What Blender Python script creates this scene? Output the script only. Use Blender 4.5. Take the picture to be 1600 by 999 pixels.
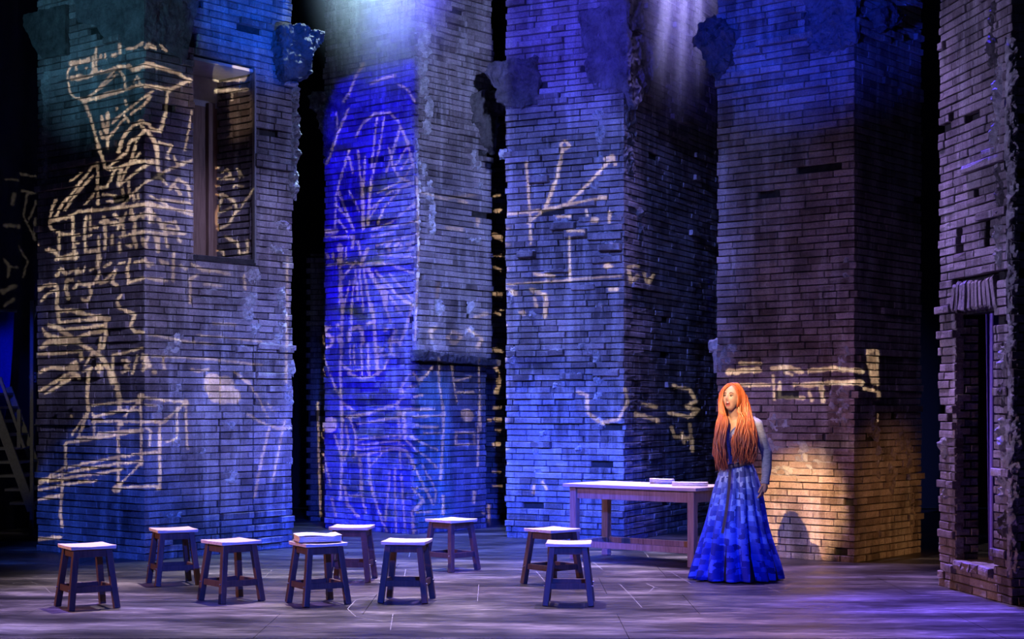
import bpy, bmesh, math, random
import numpy as np
from mathutils import Vector, Matrix, noise

for _o in list(bpy.data.objects):
    bpy.data.objects.remove(_o, do_unlink=True)
SC = bpy.context.scene
COL = SC.collection
RNG = random.Random(11)

# ------------------------------------------------------------------ camera
F_PX, HZ, CAM_Z = 2500.0, 634.0, 1.51          # focal length in pixels, horizon row, eye height
cam_d = bpy.data.cameras.new('camera')
cam_d.sensor_width = 36.0
cam_d.lens = F_PX / 1600.0 * 36.0
cam_d.shift_y = (HZ - 499.5) / 1600.0
cam_d.clip_end = 200
cam = bpy.data.objects.new('camera', cam_d)
COL.objects.link(cam)
cam.location = (0, 0, CAM_Z)
cam.rotation_euler = (math.pi / 2, 0, 0)
SC.camera = cam

# ------------------------------------------------------------------ world, exposure
w = bpy.data.worlds.new('dark_theatre')
SC.world = w
w.use_nodes = True
w.node_tree.nodes['Background'].inputs[0].default_value = (0.010, 0.014, 0.05, 1)
w.node_tree.nodes['Background'].inputs[1].default_value = 0.30
SC.view_settings.view_transform = 'Standard'
SC.view_settings.look = 'None'
SC.view_settings.exposure = 0.0
SC.view_settings.gamma = 1.0
SC.view_settings.use_curve_mapping = False
SC.cycles.use_denoising = True
SC.cycles.max_bounces = 5
SC.cycles.diffuse_bounces = 2
SC.cycles.volume_bounces = 0
SC.cycles.transparent_max_bounces = 8
SC.cycles.sample_clamp_indirect = 4.0

# ------------------------------------------------------------------ stage lanterns
def spot(name, loc, aim, col, power, cone, blend=0.4, size=0.06):
    d = bpy.data.lights.new(name, 'SPOT')
    d.color = col
    d.energy = power
    d.spot_size = math.radians(cone)
    d.spot_blend = blend
    d.shadow_soft_size = size
    o = bpy.data.objects.new(name, d)
    COL.objects.link(o)
    o.location = loc
    o.rotation_euler = (Vector(aim) - Vector(loc)).to_track_quat('-Z', 'Y').to_euler()
    return o

BLUE, DEEP, STEEL = (0.04, 0.13, 1.0), (0.015, 0.012, 1.0), (0.16, 0.30, 1.0)
LAV, ROSE, WARM, WHITE = (0.36, 0.33, 1.0), (0.85, 0.62, 1.0), (1.0, 0.66, 0.30), (1.0, 0.86, 0.95)
# tower 1 (far left)
spot('lantern_tower_lavender', (4.5, 4.0, 6.0), (-2.9, 16.4, 2.3), (0.42, 0.42, 1.0), 7500, 15, 0.6)
spot('lantern_tower_blue', (5.5, 8.0, 7.0), (-2.5, 16.9, 1.0), (0.06, 0.18, 1.0), 5200, 17, 0.8)
spot('lantern_tower_edge', (2.5, 13.5, 7.5), (-2.4, 17.0, 3.2), (0.30, 0.38, 1.0), 900, 34, 0.8)
spot('lantern_low_blue', (-3.2, 6.5, 6.5), (-4.2, 16.0, 0.25), BLUE, 4200, 11.5, 0.35)
spot('lantern_high_teal', (-6.5, 8, 3.0), (-4.1, 16.2, 5.4), (0.10, 0.36, 0.55), 2600, 18, 0.9)
spot('lantern_high_blue', (0.5, 9.0, 2.2), (-2.5, 16.6, 5.7), (0.004, 0.10, 1.0), 9500, 13, 0.9)
spot('lantern_window', (-6.0, 4.0, 5.2), (-2.86, 16.84, 4.55), (1.0, 0.68, 0.44), 2400, 2.7, 0.8)
# tower 2
# tower 3
spot('lantern_centre_blue', (-4.5, 5.0, 7.0), (0.6, 18.0, 2.7), (0.13, 0.20, 1.0), 14500, 21, 0.6)
spot('lantern_centre_low', (-3.5, 6.0, 7.0), (0.55, 17.8, 0.8), (0.04, 0.13, 1.0), 9000, 11, 0.6)
spot('lantern_centre_high', (-2.5, 8.0, 4.0), (0.7, 18.0, 5.8), (0.06, 0.06, 1.0), 10000, 15, 0.9)
# tower 5
spot('lantern_right_high', (-1.5, 6.0, 3.0), (2.8, 15.8, 5.7), (0.012, 0.045, 1.0), 9500, 17, 0.9)
spot('lantern_right_mauve', (-3.0, 3.0, 7.0), (2.7, 15.8, 2.4), (0.40, 0.30, 0.95), 1000, 14, 0.8)
spot('lantern_right_lavender', (-4.0, 4.0, 6.6), (2.72, 15.9, 1.45), (0.34, 0.32, 1.0), 4200, 4.6, 0.9)
spot('follow_spot', (-2.45, 4.0, 8.3), (2.84, 15.85, 0.40), (1.0, 0.60, 0.27), 36000, 4.7, 0.8, 0.03)
spot('lantern_right_fill', (2.9, 2.0, 4.6), (2.74, 15.9, 0.25), (0.006, 0.06, 1.0), 6500, 3.6, 0.9)
spot('lantern_centre_side', (1.8, 9.0, 7.0), (1.75, 18.6, 3.0), (0.14, 0.24, 1.0), 700, 22, 0.9)
spot('lantern_right_side_warm', (9.0, 9.5, 2.6), (3.7, 15.9, 0.3), (1.0, 0.50, 0.16), 900, 16, 0.9)
# tower 6
spot('lantern_proscenium', (-9.0, 11.6, 5.4), (3.65, 12.7, 2.9), (0.50, 0.45, 1.0), 3600, 23, 0.7)
spot('lantern_proscenium_warm', (-8.0, 11.4, 2.6), (3.65, 12.7, 0.0), (1.0, 0.55, 0.22), 320, 8, 0.9)
# floor and furniture
spot('lantern_top_white', (-1.4, 14.8, 9.5), (-1.4, 12.9, 0.0), (0.95, 0.78, 1.0), 6500, 42, 0.6)
spot('lantern_top_right', (2.0, 15.5, 9.5), (1.4, 12.6, 0.0), (0.46, 0.30, 1.0), 8500, 46, 0.7)
spot('lantern_floor_blue', (0.5, 5.0, 8.5), (-0.6, 17.2, 0.0), (0.015, 0.04, 1.0), 30000, 20, 0.7)
spot('lantern_pool_right', (3.5, 13.5, 9.0), (3.4, 11.6, 0.0), (0.06, 0.03, 1.0), 14000, 24, 0.9)
spot('lantern_pool_rose', (0.9, 14.0, 9.0), (1.9, 11.0, 0.0), (1.0, 0.60, 0.66), 4000, 13, 0.9)
spot('lantern_pool_middle', (-0.5, 14.0, 9.0), (-0.9, 11.9, 0.0), (0.75, 0.80, 0.70), 3000, 14, 0.9)
spot('lantern_pool_left', (-4.0, 14.0, 9.0), (-3.6, 11.6, 0.0), (0.22, 0.16, 1.0), 7000, 24, 0.9)
spot('lantern_wing_blue', (-3.4, 9.0, 4.0), (-5.75, 18.3, 1.9), (0.02, 0.05, 1.0), 1500, 7, 0.8)
spot('lantern_wing', (-4.6, 9.0, 6.0), (-5.5, 17.6, 1.2), (0.9, 0.8, 0.6), 330, 9, 0.8)
spot('lantern_table', (1.2, 16.9, 9.0), (1.25, 15.6, 0.74), (1.0, 0.84, 0.95), 6000, 13, 0.7)
spot('lantern_front_blue', (0.8, 1.0, 4.2), (-0.6, 12.3, 0.3), (0.02, 0.07, 1.0), 9500, 30, 0.7)
spot('lantern_front_warm', (-9.0, 10.5, 3.6), (-0.6, 13.0, 0.3), (1.0, 0.42, 0.32), 1600, 36, 0.8)
spot('lantern_singer', (-5.0, 5.5, 5.0), (1.93, 13.9, 1.0), (0.95, 0.80, 0.85), 3600, 8, 0.6)
# back lights whose beams show in the haze
spot('beam_left', (-1.62, 17.55, 7.65), (-1.52, 17.1, 0.0), (0.48, 0.76, 1.0), 4200, 58, 1.0, 0.10)
spot('beam_left_blue', (-1.05, 17.7, 7.4), (-0.98, 17.3, 0.0), (0.10, 0.07, 1.0), 5000, 50, 1.0, 0.10)
for i_b, (ax_b, w_b) in enumerate(((1.35, 7), (1.72, 5), (2.05, 6), (2.45, 8))):
    spot('beam_right', (1.98, 17.6, 8.3), (ax_b, 16.9, 3.4), (0.50, 0.46, 1.0), 24000, w_b * .5, 0.6, 0.02)
spot('beam_right_soft', (1.95, 17.6, 7.9), (1.85, 16.9, 2.0), (0.36, 0.30, 1.0), 4200, 34, 1.0, 0.08)

# ------------------------------------------------------------------ helpers
def pray(px, py):
    return Vector(((px - 800.0) / F_PX, 1.0, (HZ - py) / F_PX))

def ground(px, py):
    d = CAM_Z * F_PX / (py - HZ)
    return Vector(((px - 800.0) / F_PX * d, d, 0.0))

def at_depth(px, py, d):
    r = pray(px, py)
    return Vector((r.x * d, d, CAM_Z + r.z * d))

def topix(p):
    return (800.0 + F_PX * p[0] / p[1], HZ - F_PX * (p[2] - CAM_Z) / p[1])

def tag(o, label=None, cat=None, group=None, kind=None):
    if label: o['label'] = label
    if cat: o['category'] = cat
    if group: o['group'] = group
    if kind: o['kind'] = kind
    return o

def empty(name, loc=(0, 0, 0), rz=0.0):
    o = bpy.data.objects.new(name, None)
    o.empty_display_size = 0.1
    COL.objects.link(o)
    o.location = loc
    o.rotation_euler = (0, 0, rz)
    return o

def link(name, me, mat=None, parent=None, loc=None, rot=None, scale=None):
    o = bpy.data.objects.new(name, me)
    COL.objects.link(o)
    if mat is not None and len(me.materials) == 0:
        me.materials.append(mat)
    if parent is not None: o.parent = parent
    if loc is not None: o.location = loc
    if rot is not None: o.rotation_euler = rot
    if scale is not None: o.scale = scale
    return o

class MB:
    """collects simple shapes into one mesh"""
    def __init__(self): self.v, self.f = [], []
    def add(self, vs, fs):
        b = len(self.v)
        self.v += [tuple(x) for x in vs]
        self.f += [tuple(i + b for i in q) for q in fs]
        return self
    def box(self, x0, x1, y0, y1, z0, z1):
        return self.add([(x0, y0, z0), (x1, y0, z0), (x1, y1, z0), (x0, y1, z0),
                         (x0, y0, z1), (x1, y0, z1), (x1, y1, z1), (x0, y1, z1)],
                        [(0, 3, 2, 1), (4, 5, 6, 7), (0, 1, 5, 4), (1, 2, 6, 5), (2, 3, 7, 6), (3, 0, 4, 7)])
    def bar(self, a, b, wx, wy, wx2=None, wy2=None, up=(0, 0, 1)):
        """bar from a to b with rectangular ends"""
        a, b = Vector(a), Vector(b)
        d = (b - a).normalized()
        s = d.cross(Vector(up))
        s = Vector((1, 0, 0)) if s.length < 1e-4 else s.normalized()
        t = s.cross(d).normalized()
        wx2 = wx if wx2 is None else wx2
        wy2 = wy if wy2 is None else wy2
        vs = []
        for c, p, q in ((a, wx, wy), (b, wx2, wy2)):
            for sx, sy in ((-1, -1), (1, -1), (1, 1), (-1, 1)):
                vs.append(c + s * sx * p / 2 + t * sy * q / 2)
        return self.add(vs, [(0, 3, 2, 1), (4, 5, 6, 7), (0, 1, 5, 4), (1, 2, 6, 5), (2, 3, 7, 6), (3, 0, 4, 7)])
    def tube(self, pts, rad, n=8, cap=True):
        pts = [Vector(p) for p in pts]
        rad = rad if hasattr(rad, '__len__') else [rad] * len(pts)
        vs, fs = [], []
        ref = None
        for i, p in enumerate(pts):
            d = (pts[min(i + 1, len(pts) - 1)] - pts[max(i - 1, 0)]).normalized()
            if ref is None:
                ref = Vector((0, 0, 1)) if abs(d.z) < 0.9 else Vector((1, 0, 0))
            s = d.cross(ref).normalized()
            ref = s.cross(d).normalized()
            for k in range(n):
                a = 2 * math.pi * k / n
                vs.append(p + (s * math.cos(a) + ref * math.sin(a)) * rad[i])
        for i in range(len(pts) - 1):
            for k in range(n):
                k2 = (k + 1) % n
                fs.append((i * n + k, i * n + k2, (i + 1) * n + k2, (i + 1) * n + k))
        if cap:
            fs.append(tuple(reversed(range(n))))
            fs.append(tuple((len(pts) - 1) * n + k for k in range(n)))
        return self.add(vs, fs)
    def mesh(self, name, smooth=False):
        me = bpy.data.meshes.new(name)
        me.from_pydata(self.v, [], self.f)
        me.update()
        bm = bmesh.new(); bm.from_mesh(me)
        bmesh.ops.recalc_face_normals(bm, faces=bm.faces)
        bm.to_mesh(me); bm.free()
        if smooth:
            me.polygons.foreach_set('use_smooth', [True] * len(me.polygons))
        return me
    def build(self, name, mat, parent=None, smooth=False, bevel=0.0, **k):
        o = link(name, self.mesh(name, smooth), mat, parent, **k)
        if bevel:
            m = o.modifiers.new('bevel', 'BEVEL'); m.width = bevel; m.segments = 2; m.limit_method = 'ANGLE'
        return o

# ------------------------------------------------------------------ materials
def new_mat(name, rough=0.8, spec=0.3):
    m = bpy.data.materials.new(name)
    m.use_nodes = True
    nt = m.node_tree
    b = nt.nodes['Principled BSDF']
    b.inputs['Roughness'].default_value = rough
    b.inputs['Specular IOR Level'].default_value = spec
    return m, nt, b

def node(nt, t, **k):
    n = nt.nodes.new(t)
    for a, v in k.items():
        if a.startswith('i_'):
            n.inputs[a[2:].replace('_', ' ')].default_value = v
        else:
            setattr(n, a, v)
    return n

def pos(nt, scale=(1, 1, 1), obj=False):
    if obj:
        out = node(nt, 'ShaderNodeTexCoord').outputs['Object']
    else:
        out = node(nt, 'ShaderNodeNewGeometry').outputs['Position']
    mp = node(nt, 'ShaderNodeMapping')
    mp.inputs['Scale'].default_value = scale
    nt.links.new(out, mp.inputs['Vector'])
    return mp.outputs['Vector']

def noise_tex(nt, vec, scale, detail=4, rough=0.6):
    n = node(nt, 'ShaderNodeTexNoise')
    n.inputs['Scale'].default_value = scale
    n.inputs['Detail'].default_value = detail
    n.inputs['Roughness'].default_value = rough
    nt.links.new(vec, n.inputs['Vector'])
    return n.outputs['Fac']

def ramp(nt, fac, stops):
    r = node(nt, 'ShaderNodeValToRGB')
    els = r.color_ramp.elements
    while len(els) < len(stops): els.new(0.5)
    for e, (p, c) in zip(els, stops):
        e.position = p
        e.color = tuple(c) + (1,) if len(c) == 3 else c
    nt.links.new(fac, r.inputs['Fac'])
    return r.outputs['Color']

def mix(nt, fac, a, b, mode='MIX'):
    m = node(nt, 'ShaderNodeMix', data_type='RGBA', blend_type=mode)
    for sock, val in ((m.inputs[0], fac), (m.inputs[6], a), (m.inputs[7], b)):
        if isinstance(val, (int, float)): sock.default_value = val
        elif isinstance(val, tuple): sock.default_value = val if len(val) == 4 else val + (1,)
        else: nt.links.new(val, sock)
    return m.outputs[2]

def bump(nt, b, h, strength=0.5, dist=0.02):
    n = node(nt, 'ShaderNodeBump')
    n.inputs['Strength'].default_value = strength
    n.inputs['Distance'].default_value = dist
    nt.links.new(h, n.inputs['Height'])
    nt.links.new(n.outputs['Normal'], b.inputs['Normal'])

def brick_material(name, lo, hi, pale, pale_amount=0.5):
    m, nt, b = new_mat(name, 0.88, 0.25)
    geo = node(nt, 'ShaderNodeNewGeometry')
    inf = node(nt, 'ShaderNodeObjectInfo')
    add = node(nt, 'ShaderNodeMath', operation='ADD')
    nt.links.new(geo.outputs['Random Per Island'], add.inputs[0])
    nt.links.new(inf.outputs['Random'], add.inputs[1])
    fr = node(nt, 'ShaderNodeMath', operation='FRACT')
    nt.links.new(add.outputs[0], fr.inputs[0])
    base = ramp(nt, fr.outputs[0], [(0.0, lo), (0.35, tuple((a + c) / 2 for a, c in zip(lo, hi))), (1.0, hi)])
    # paint-wash and lime streaks that run down the wall
    streak = noise_tex(nt, pos(nt, (5.0, 5.0, 0.55)), 1.6, 5, 0.65)
    sfac = ramp(nt, streak, [(0.50, (0, 0, 0)), (0.72, (1, 1, 1))])
    blot = noise_tex(nt, pos(nt), 1.7, 6, 0.7)
    bfac = ramp(nt, blot, [(0.36, (0.35, 0.35, 0.35)), (0.62, (1, 1, 1))])
    c1 = mix(nt, bfac, (0.0, 0.0, 0.0), base, 'MULTIPLY')
    c1 = mix(nt, 1.0, base, bfac, 'MULTIPLY')
    sf = node(nt, 'ShaderNodeMath', operation='MULTIPLY')
    nt.links.new(sfac, sf.inputs[0]); sf.inputs[1].default_value = pale_amount
    c2 = mix(nt, sf.outputs[0], c1, pale)
    fine = noise_tex(nt, pos(nt), 60, 4, 0.7)
    ff = ramp(nt, fine, [(0.3, (0.62, 0.62, 0.62)), (0.7, (1.15, 1.15, 1.15))])
    c3 = mix(nt, 1.0, c2, ff, 'MULTIPLY')
    nt.links.new(c3, b.inputs['Base Color'])
    med = noise_tex(nt, pos(nt, (1, 1, 1.6)), 34, 6, 0.7)
    bump(nt, b, med, 0.75, 0.02)
    return m

def rock_material(name, lo, hi, scale=5.0, rough=0.9, bmp=0.8):
    m, nt, b = new_mat(name, rough, 0.25)
    n1 = noise_tex(nt, pos(nt), scale, 6, 0.7)
    nt.links.new(ramp(nt, n1, [(0.3, lo), (0.7, hi)]), b.inputs['Base Color'])
    bump(nt, b, noise_tex(nt, pos(nt), scale * 6, 6, 0.75), bmp, 0.03)
    return m

M_BRICK = brick_material('aged_brick', (0.17, 0.135, 0.14), (0.40, 0.34, 0.36), (0.62, 0.58, 0.60), 0.55)
M_BRICK_RED = brick_material('aged_red_brick', (0.22, 0.15, 0.13), (0.50, 0.38, 0.35), (0.70, 0.63, 0.60), 0.5)
M_MORTAR = rock_material('dark_mortar', (0.020, 0.018, 0.018), (0.055, 0.05, 0.05), 12)
M_LIME = rock_material('crumbled_lime_mortar', (0.16, 0.15, 0.16), (0.60, 0.58, 0.60), 14)
M_PLASTER = rock_material('stained_plaster', (0.06, 0.055, 0.06), (0.22, 0.20, 0.22), 6, 0.9, 1.0)
M_RED_LIME = rock_material('brick_dust_mortar', (0.14, 0.10, 0.09), (0.42, 0.33, 0.29), 12)
M_STONE = rock_material('springer_stone', (0.045, 0.04, 0.042), (0.17, 0.155, 0.16), 8, 0.9, 1.0)
M_SOFFIT = rock_material('grey_render', (0.26, 0.25, 0.25), (0.40, 0.38, 0.37), 3, 0.85, 0.3)

def wood_material(name, lo, hi, rough=0.5, axis=(14, 14, 1.2)):
    m, nt, b = new_mat(name, rough, 0.4)
    g = noise_tex(nt, pos(nt, axis, obj=True), 3.0, 5, 0.6)
    nt.links.new(ramp(nt, g, [(0.3, lo), (0.7, hi)]), b.inputs['Base Color'])
    bump(nt, b, g, 0.2, 0.006)
    return m

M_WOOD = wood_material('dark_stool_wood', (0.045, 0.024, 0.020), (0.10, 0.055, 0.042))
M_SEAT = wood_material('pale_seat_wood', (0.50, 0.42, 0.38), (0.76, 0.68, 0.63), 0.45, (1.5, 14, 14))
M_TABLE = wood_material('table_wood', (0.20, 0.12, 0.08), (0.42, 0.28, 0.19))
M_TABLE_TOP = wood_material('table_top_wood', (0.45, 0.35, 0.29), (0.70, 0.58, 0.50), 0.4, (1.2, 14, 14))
M_TIMBER = wood_material('dark_timber', (0.10, 0.055, 0.035), (0.22, 0.13, 0.085), 0.7)
def plain(name, col, rough=0.6, metal=0.0, spec=0.3):
    m, nt, b = new_mat(name, rough, spec)
    n1 = noise_tex(nt, pos(nt), 40, 3)
    nt.links.new(ramp(nt, n1, [(0.3, tuple(c * 0.85 for c in col)), (0.7, tuple(min(1, c * 1.1) for c in col))]), b.inputs['Base Color'])
    b.inputs['Metallic'].default_value = metal
    return m
M_PAPER = plain('aged_paper', (0.80, 0.74, 0.66), 0.8)
M_COVER = plain('book_cover', (0.30, 0.22, 0.18), 0.6)
M_STEEL = plain('worn_steel', (0.30, 0.29, 0.28), 0.45, 0.8)
M_BLACK = plain('black_drape', (0.012, 0.012, 0.014), 0.95)
M_DRAPE = plain('wing_drape', (0.012, 0.012, 0.016), 0.95)
M_BLUE_CLOTH = plain('blue_cloth', (0.02, 0.05, 0.55), 0.8)
M_CHALK = plain('chalk', (0.30, 0.29, 0.29), 0.9)
M_VIOLET = plain('violet_curtain', (0.16, 0.11, 0.42), 0.85)

def floor_material():
    m, nt, b = new_mat('painted_stage_boards', 0.42, 0.5)
    p = pos(nt, (0.45, 1.5, 1))
    n1 = noise_tex(nt, p, 1.5, 9, 0.74)
    c = ramp(nt, n1, [(0.38, (0.008, 0.007, 0.008)), (0.48, (0.032, 0.028, 0.028)), (0.56, (0.085, 0.075, 0.072)), (0.66, (0.22, 0.20, 0.185))])
    n2 = noise_tex(nt, pos(nt, (0.8, 9, 1)), 4.5, 7, 0.78)
    c = mix(nt, 1.0, c, ramp(nt, n2, [(0.38, (0.30, 0.30, 0.30)), (0.62, (1.9, 1.85, 1.8))]), 'MULTIPLY')
    nt.links.new(c, b.inputs['Base Color'])
    nt.links.new(ramp(nt, n1, [(0.3, (0.26, 0.26, 0.26)), (0.7, (0.55, 0.55, 0.55))]), b.inputs['Roughness'])
    bump(nt, b, n2, 0.35, 0.004)
    return m
M_FLOOR = floor_material()

# ================================================================== brick towers
class Tower:
    def __init__(self, name, label, c_px, deg, l_px, r_px, cat='tower', wu=None, wv=None):
        self.C = ground(*c_px)
        a = math.radians(deg)
        self.U = Vector((math.cos(a), math.sin(a), 0))
        self.V = Vector((-math.sin(a), math.cos(a), 0))
        self.Wu = wu or self.reach(self.U, r_px)
        self.Wv = wv or self.reach(self.V, l_px)
        self.e = tag(empty(name, self.C, a), label, cat, 'ruined brick towers of the stage set')
        self.bricks = []            # (face, a, z, length, height, protrusion, plane offset, span)
    def reach(self, d, px):
        k = (px - 800.0) / F_PX
        return (k * self.C.y - self.C.x) / (d.x - k * d.y)
    def hit(self, face, px, py, off=0.0):
        """where a sight line meets a face: distance along the face, height and depth"""
        r = pray(px, py)
        n = self.V if face == 'R' else self.U
        o = Vector((0, 0, CAM_Z))
        t = n.dot(self.C + n * off - o) / n.dot(r)
        p = o + r * t
        q = p - self.C
        return (q.dot(self.U if face == 'R' else self.V), p.z, t)
    def az(self, face, px, py):
        return self.hit(face, px, py)[:2]
    def local(self, face, a, z, out=0.0):
        return Vector((a, -out, z)) if face == 'R' else Vector((-out, a, z))
    def world(self, face, a, z, out=0.0):
        q = self.local(face, a, z, out)
        return self.C + self.U * q.x + self.V * q.y + Vector((0, 0, q.z))

PITCH, DEEP_B = 0.0690, 0.075

def unit_brick(seed):
    """rough brick: x along, z up, front at y = 0, back at y = 1"""
    r = random.Random(seed)
    j = lambda s: r.uniform(-s, s)
    ring = [(-.5, -.5), (0, -.5), (.5, -.5), (.5, 0), (.5, .5), (0, .5), (-.5, .5), (-.5, 0)]
    vs = [(x, 1.0, z) for x, z in ring]
    vs += [(x * (1 + j(.012)), 0.10 + j(.03), z * (1 + j(.06))) for x, z in ring]
    vs += [(x * (0.955 + j(.02)), j(.03), z * (0.84 + j(.06))) for x, z in ring]
    vs.append((j(.1), j(.03), j(.1)))
    fs = []
    for b in (0, 8):
        for k in range(8):
            k2 = (k + 1) % 8
            fs.append((b + k, b + 8 + k, b + 8 + k2, b + k2))
    for k in range(8):
        fs.append((16 + k, 24, 16 + (k + 1) % 8))
    me = bpy.data.meshes.new('rough_brick')
    me.from_pydata(vs, [], fs)
    bm = bmesh.new(); bm.from_mesh(me)
    bmesh.ops.recalc_face_normals(bm, faces=bm.faces)
    if sum(f.normal.y for f in bm.faces if abs(f.calc_center_median().y) < 0.1) > 0:
        bmesh.ops.reverse_faces(bm, faces=bm.faces)
    bm.to_mesh(me); bm.free()
    return me

BRICK_ME = {}
def brick_meshes(mat):
    if mat.name not in BRICK_ME:
        L = []
        for s in range(10):
            me = unit_brick(100 + s); me.materials.append(mat); L.append(me)
        BRICK_ME[mat.name] = L
    return BRICK_ME[mat.name]
_proto = [unit_brick(100 + s) for s in range(10)]
UNIT_V = [np.array([tuple(v.co) for v in me.vertices]) for me in _proto]
UNIT_F = [[tuple(p.vertices) for p in me.polygons] for me in _proto]

def lay_bricks(t, face, a0, a1, z0, z1, seed, holes=(), off=0.0, ragged=0.05, edge=0.012, gone=0.008, inter=True, long_=0.25):
    """rows of bricks on one face; holes are (a0, a1, z0, z1) or functions (a, z) -> True where there is none"""
    r = random.Random(seed)
    row = int(z0 / PITCH)
    z = z0
    while z < z1 - 0.02:
        h = min(PITCH, z1 - z) - 0.0065 - r.uniform(0, 0.003)
        zc = z + PITCH / 2 - 0.005
        a = a0 + ((0.0 if (row % 2) == (face == 'R') else 0.055) if inter else 0.0)
        end = a1 + r.uniform(-edge * 1.3, edge)
        first = True
        run, run_p = 0, 0.0
        while a < end - 0.03:
            ln = r.choice((0.28, 0.26, 0.24, 0.30, 0.15, 0.34)) if r.random() > long_ * 0.4 else r.uniform(0.38, 0.55)
            if first:
                ln *= r.uniform(0.45, 1.0); first = False
            b = min(a + ln, end)
            if end - b < 0.07: b = end
            if run > 0: run -= 1
            elif r.random() < ragged:
                run, run_p = r.randint(1, 4), r.uniform(0.014, 0.045)
            p = r.gauss(0, 0.003) + (run_p if run > 0 else 0)
            spans = [(a, b)]
            ok = True
            for hl in holes:
                if callable(hl):
                    if hl((a + b) / 2, zc): ok = False
                elif hl[2] < zc < hl[3]:
                    nxt = []
                    for s0, s1 in spans:
                        if s1 <= hl[0] or s0 >= hl[1]: nxt.append((s0, s1))
                        else:
                            if s0 < hl[0] - 0.03: nxt.append((s0, hl[0]))
                            if s1 > hl[1] + 0.03: nxt.append((hl[1], s1))
                    spans = nxt
            if ok and r.random() > gone:
                for s0, s1 in spans:
                    t.bricks.append((face, (s0 + s1) / 2, zc, s1 - s0 - 0.007, h, p, off, r.gauss(0, 0.004)))
            a = b
        z += PITCH
        row += 1

def brick_xf(t, b):
    face, a, z, ln, h, p, off, tilt = b
    if face == 'R':
        loc, rz = Vector((a, off - p, z)), 0.0
    else:
        loc, rz = Vector((off - p, a, z)), -math.pi / 2
    return loc, (0.0, tilt, rz), (ln, DEEP_B, h)

def finish_bricks(t, mat, seed, n_parts=300):
    """the bricks that show largest become parts, the others one joined part"""
    r = random.Random(seed)
    def shown(b):
        w_ = t.world(b[0], b[1], b[2], b[5] - b[6])
        if w_.y < 1: return 0
        x, y = topix(w_)
        if not (0 <= x <= 1600 and 0 <= y <= 999): return 0
        n = t.V if b[0] == 'R' else t.U
        view = (w_ - Vector((0, 0, CAM_Z))).normalized()
        return b[3] * b[4] * abs(n.dot(view)) / (w_.y ** 2)
    order = sorted(t.bricks, key=shown, reverse=True)
    parts, rest = order[:n_parts], order[n_parts:]
    meshes = brick_meshes(mat)
    for b in parts:
        loc, rot, sc = brick_xf(t, b)
        link('brick', r.choice(meshes), None, t.e, loc, rot, sc)
    V, Fq, base = [], [], 0
    for b in rest:
        loc, rot, sc = brick_xf(t, b)
        k = r.randrange(10)
        mtx = np.array(Matrix.LocRotScale(loc, Matrix.Rotation(rot[2], 3, 'Z') @ Matrix.Rotation(rot[1], 3, 'Y'), Vector(sc)))
        v = UNIT_V[k] @ mtx[:3, :3].T + mtx[:3, 3]
        V.append(v)
        Fq += [tuple(i + base for i in f) for f in UNIT_F[k]]
        base += len(v)
    if V:
        me = bpy.data.meshes.new('brickwork')
        me.from_pydata(np.concatenate(V).tolist(), [], Fq)
        me.update()
        tag(link('brickwork', me, mat, t.e), kind='stuff')

def core(t, boxes, mat=None):
    m = MB()
    for b in boxes: m.box(*b)
    return m.build('mortar_core', mat or M_MORTAR, t.e)

def lump(t, face, a, z, ra, rz, h, seed, name='mortar_lump', mat=None, n=14, off=0.0, spiky=1.0):
    """crumbled patch standing proud of a face"""
    r = random.Random(seed)
    vs, fs = [], []
    so = r.uniform(0, 90)
    nz = max(8, min(60, int(n * min(5, rz / max(ra, 0.01)))))
    for j in range(nz + 1):
        for i in range(n + 1):
            x, y = -1 + 2 * i / n, -1 + 2 * j / nz
            q = Vector((x * ra, y * rz, so))
            wob = 0.25 * noise.noise(q * 9) + 0.15 * noise.noise(q * 25)
            rr = (abs(x) ** 2.6 + abs(y) ** 3.0) + wob
            hh = max(0.0, 1 - rr) ** 0.5
            f = 0.55 + 0.75 * noise.noise(q * 14 + Vector((3, 1, 5))) + spiky * 0.45 * noise.noise(q * 40)
            out = -0.03 + (h + 0.03) * hh * max(0.15, f) if hh > 0 else -0.04
            aa = a + x * ra * (1 + 0.12 * wob)
            zz = z + y * rz + 0.02 * noise.noise(q * 30)
            vs.append(t.local(face, aa, zz, out - off))
    for j in range(nz):
        for i in range(n):
            k = j * (n + 1) + i
            fs.append((k, k + 1, k + n + 2, k + n + 1))
    m = MB().add(vs, fs)
    return m.build(name, mat or M_LIME, t.e, smooth=False)

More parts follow.
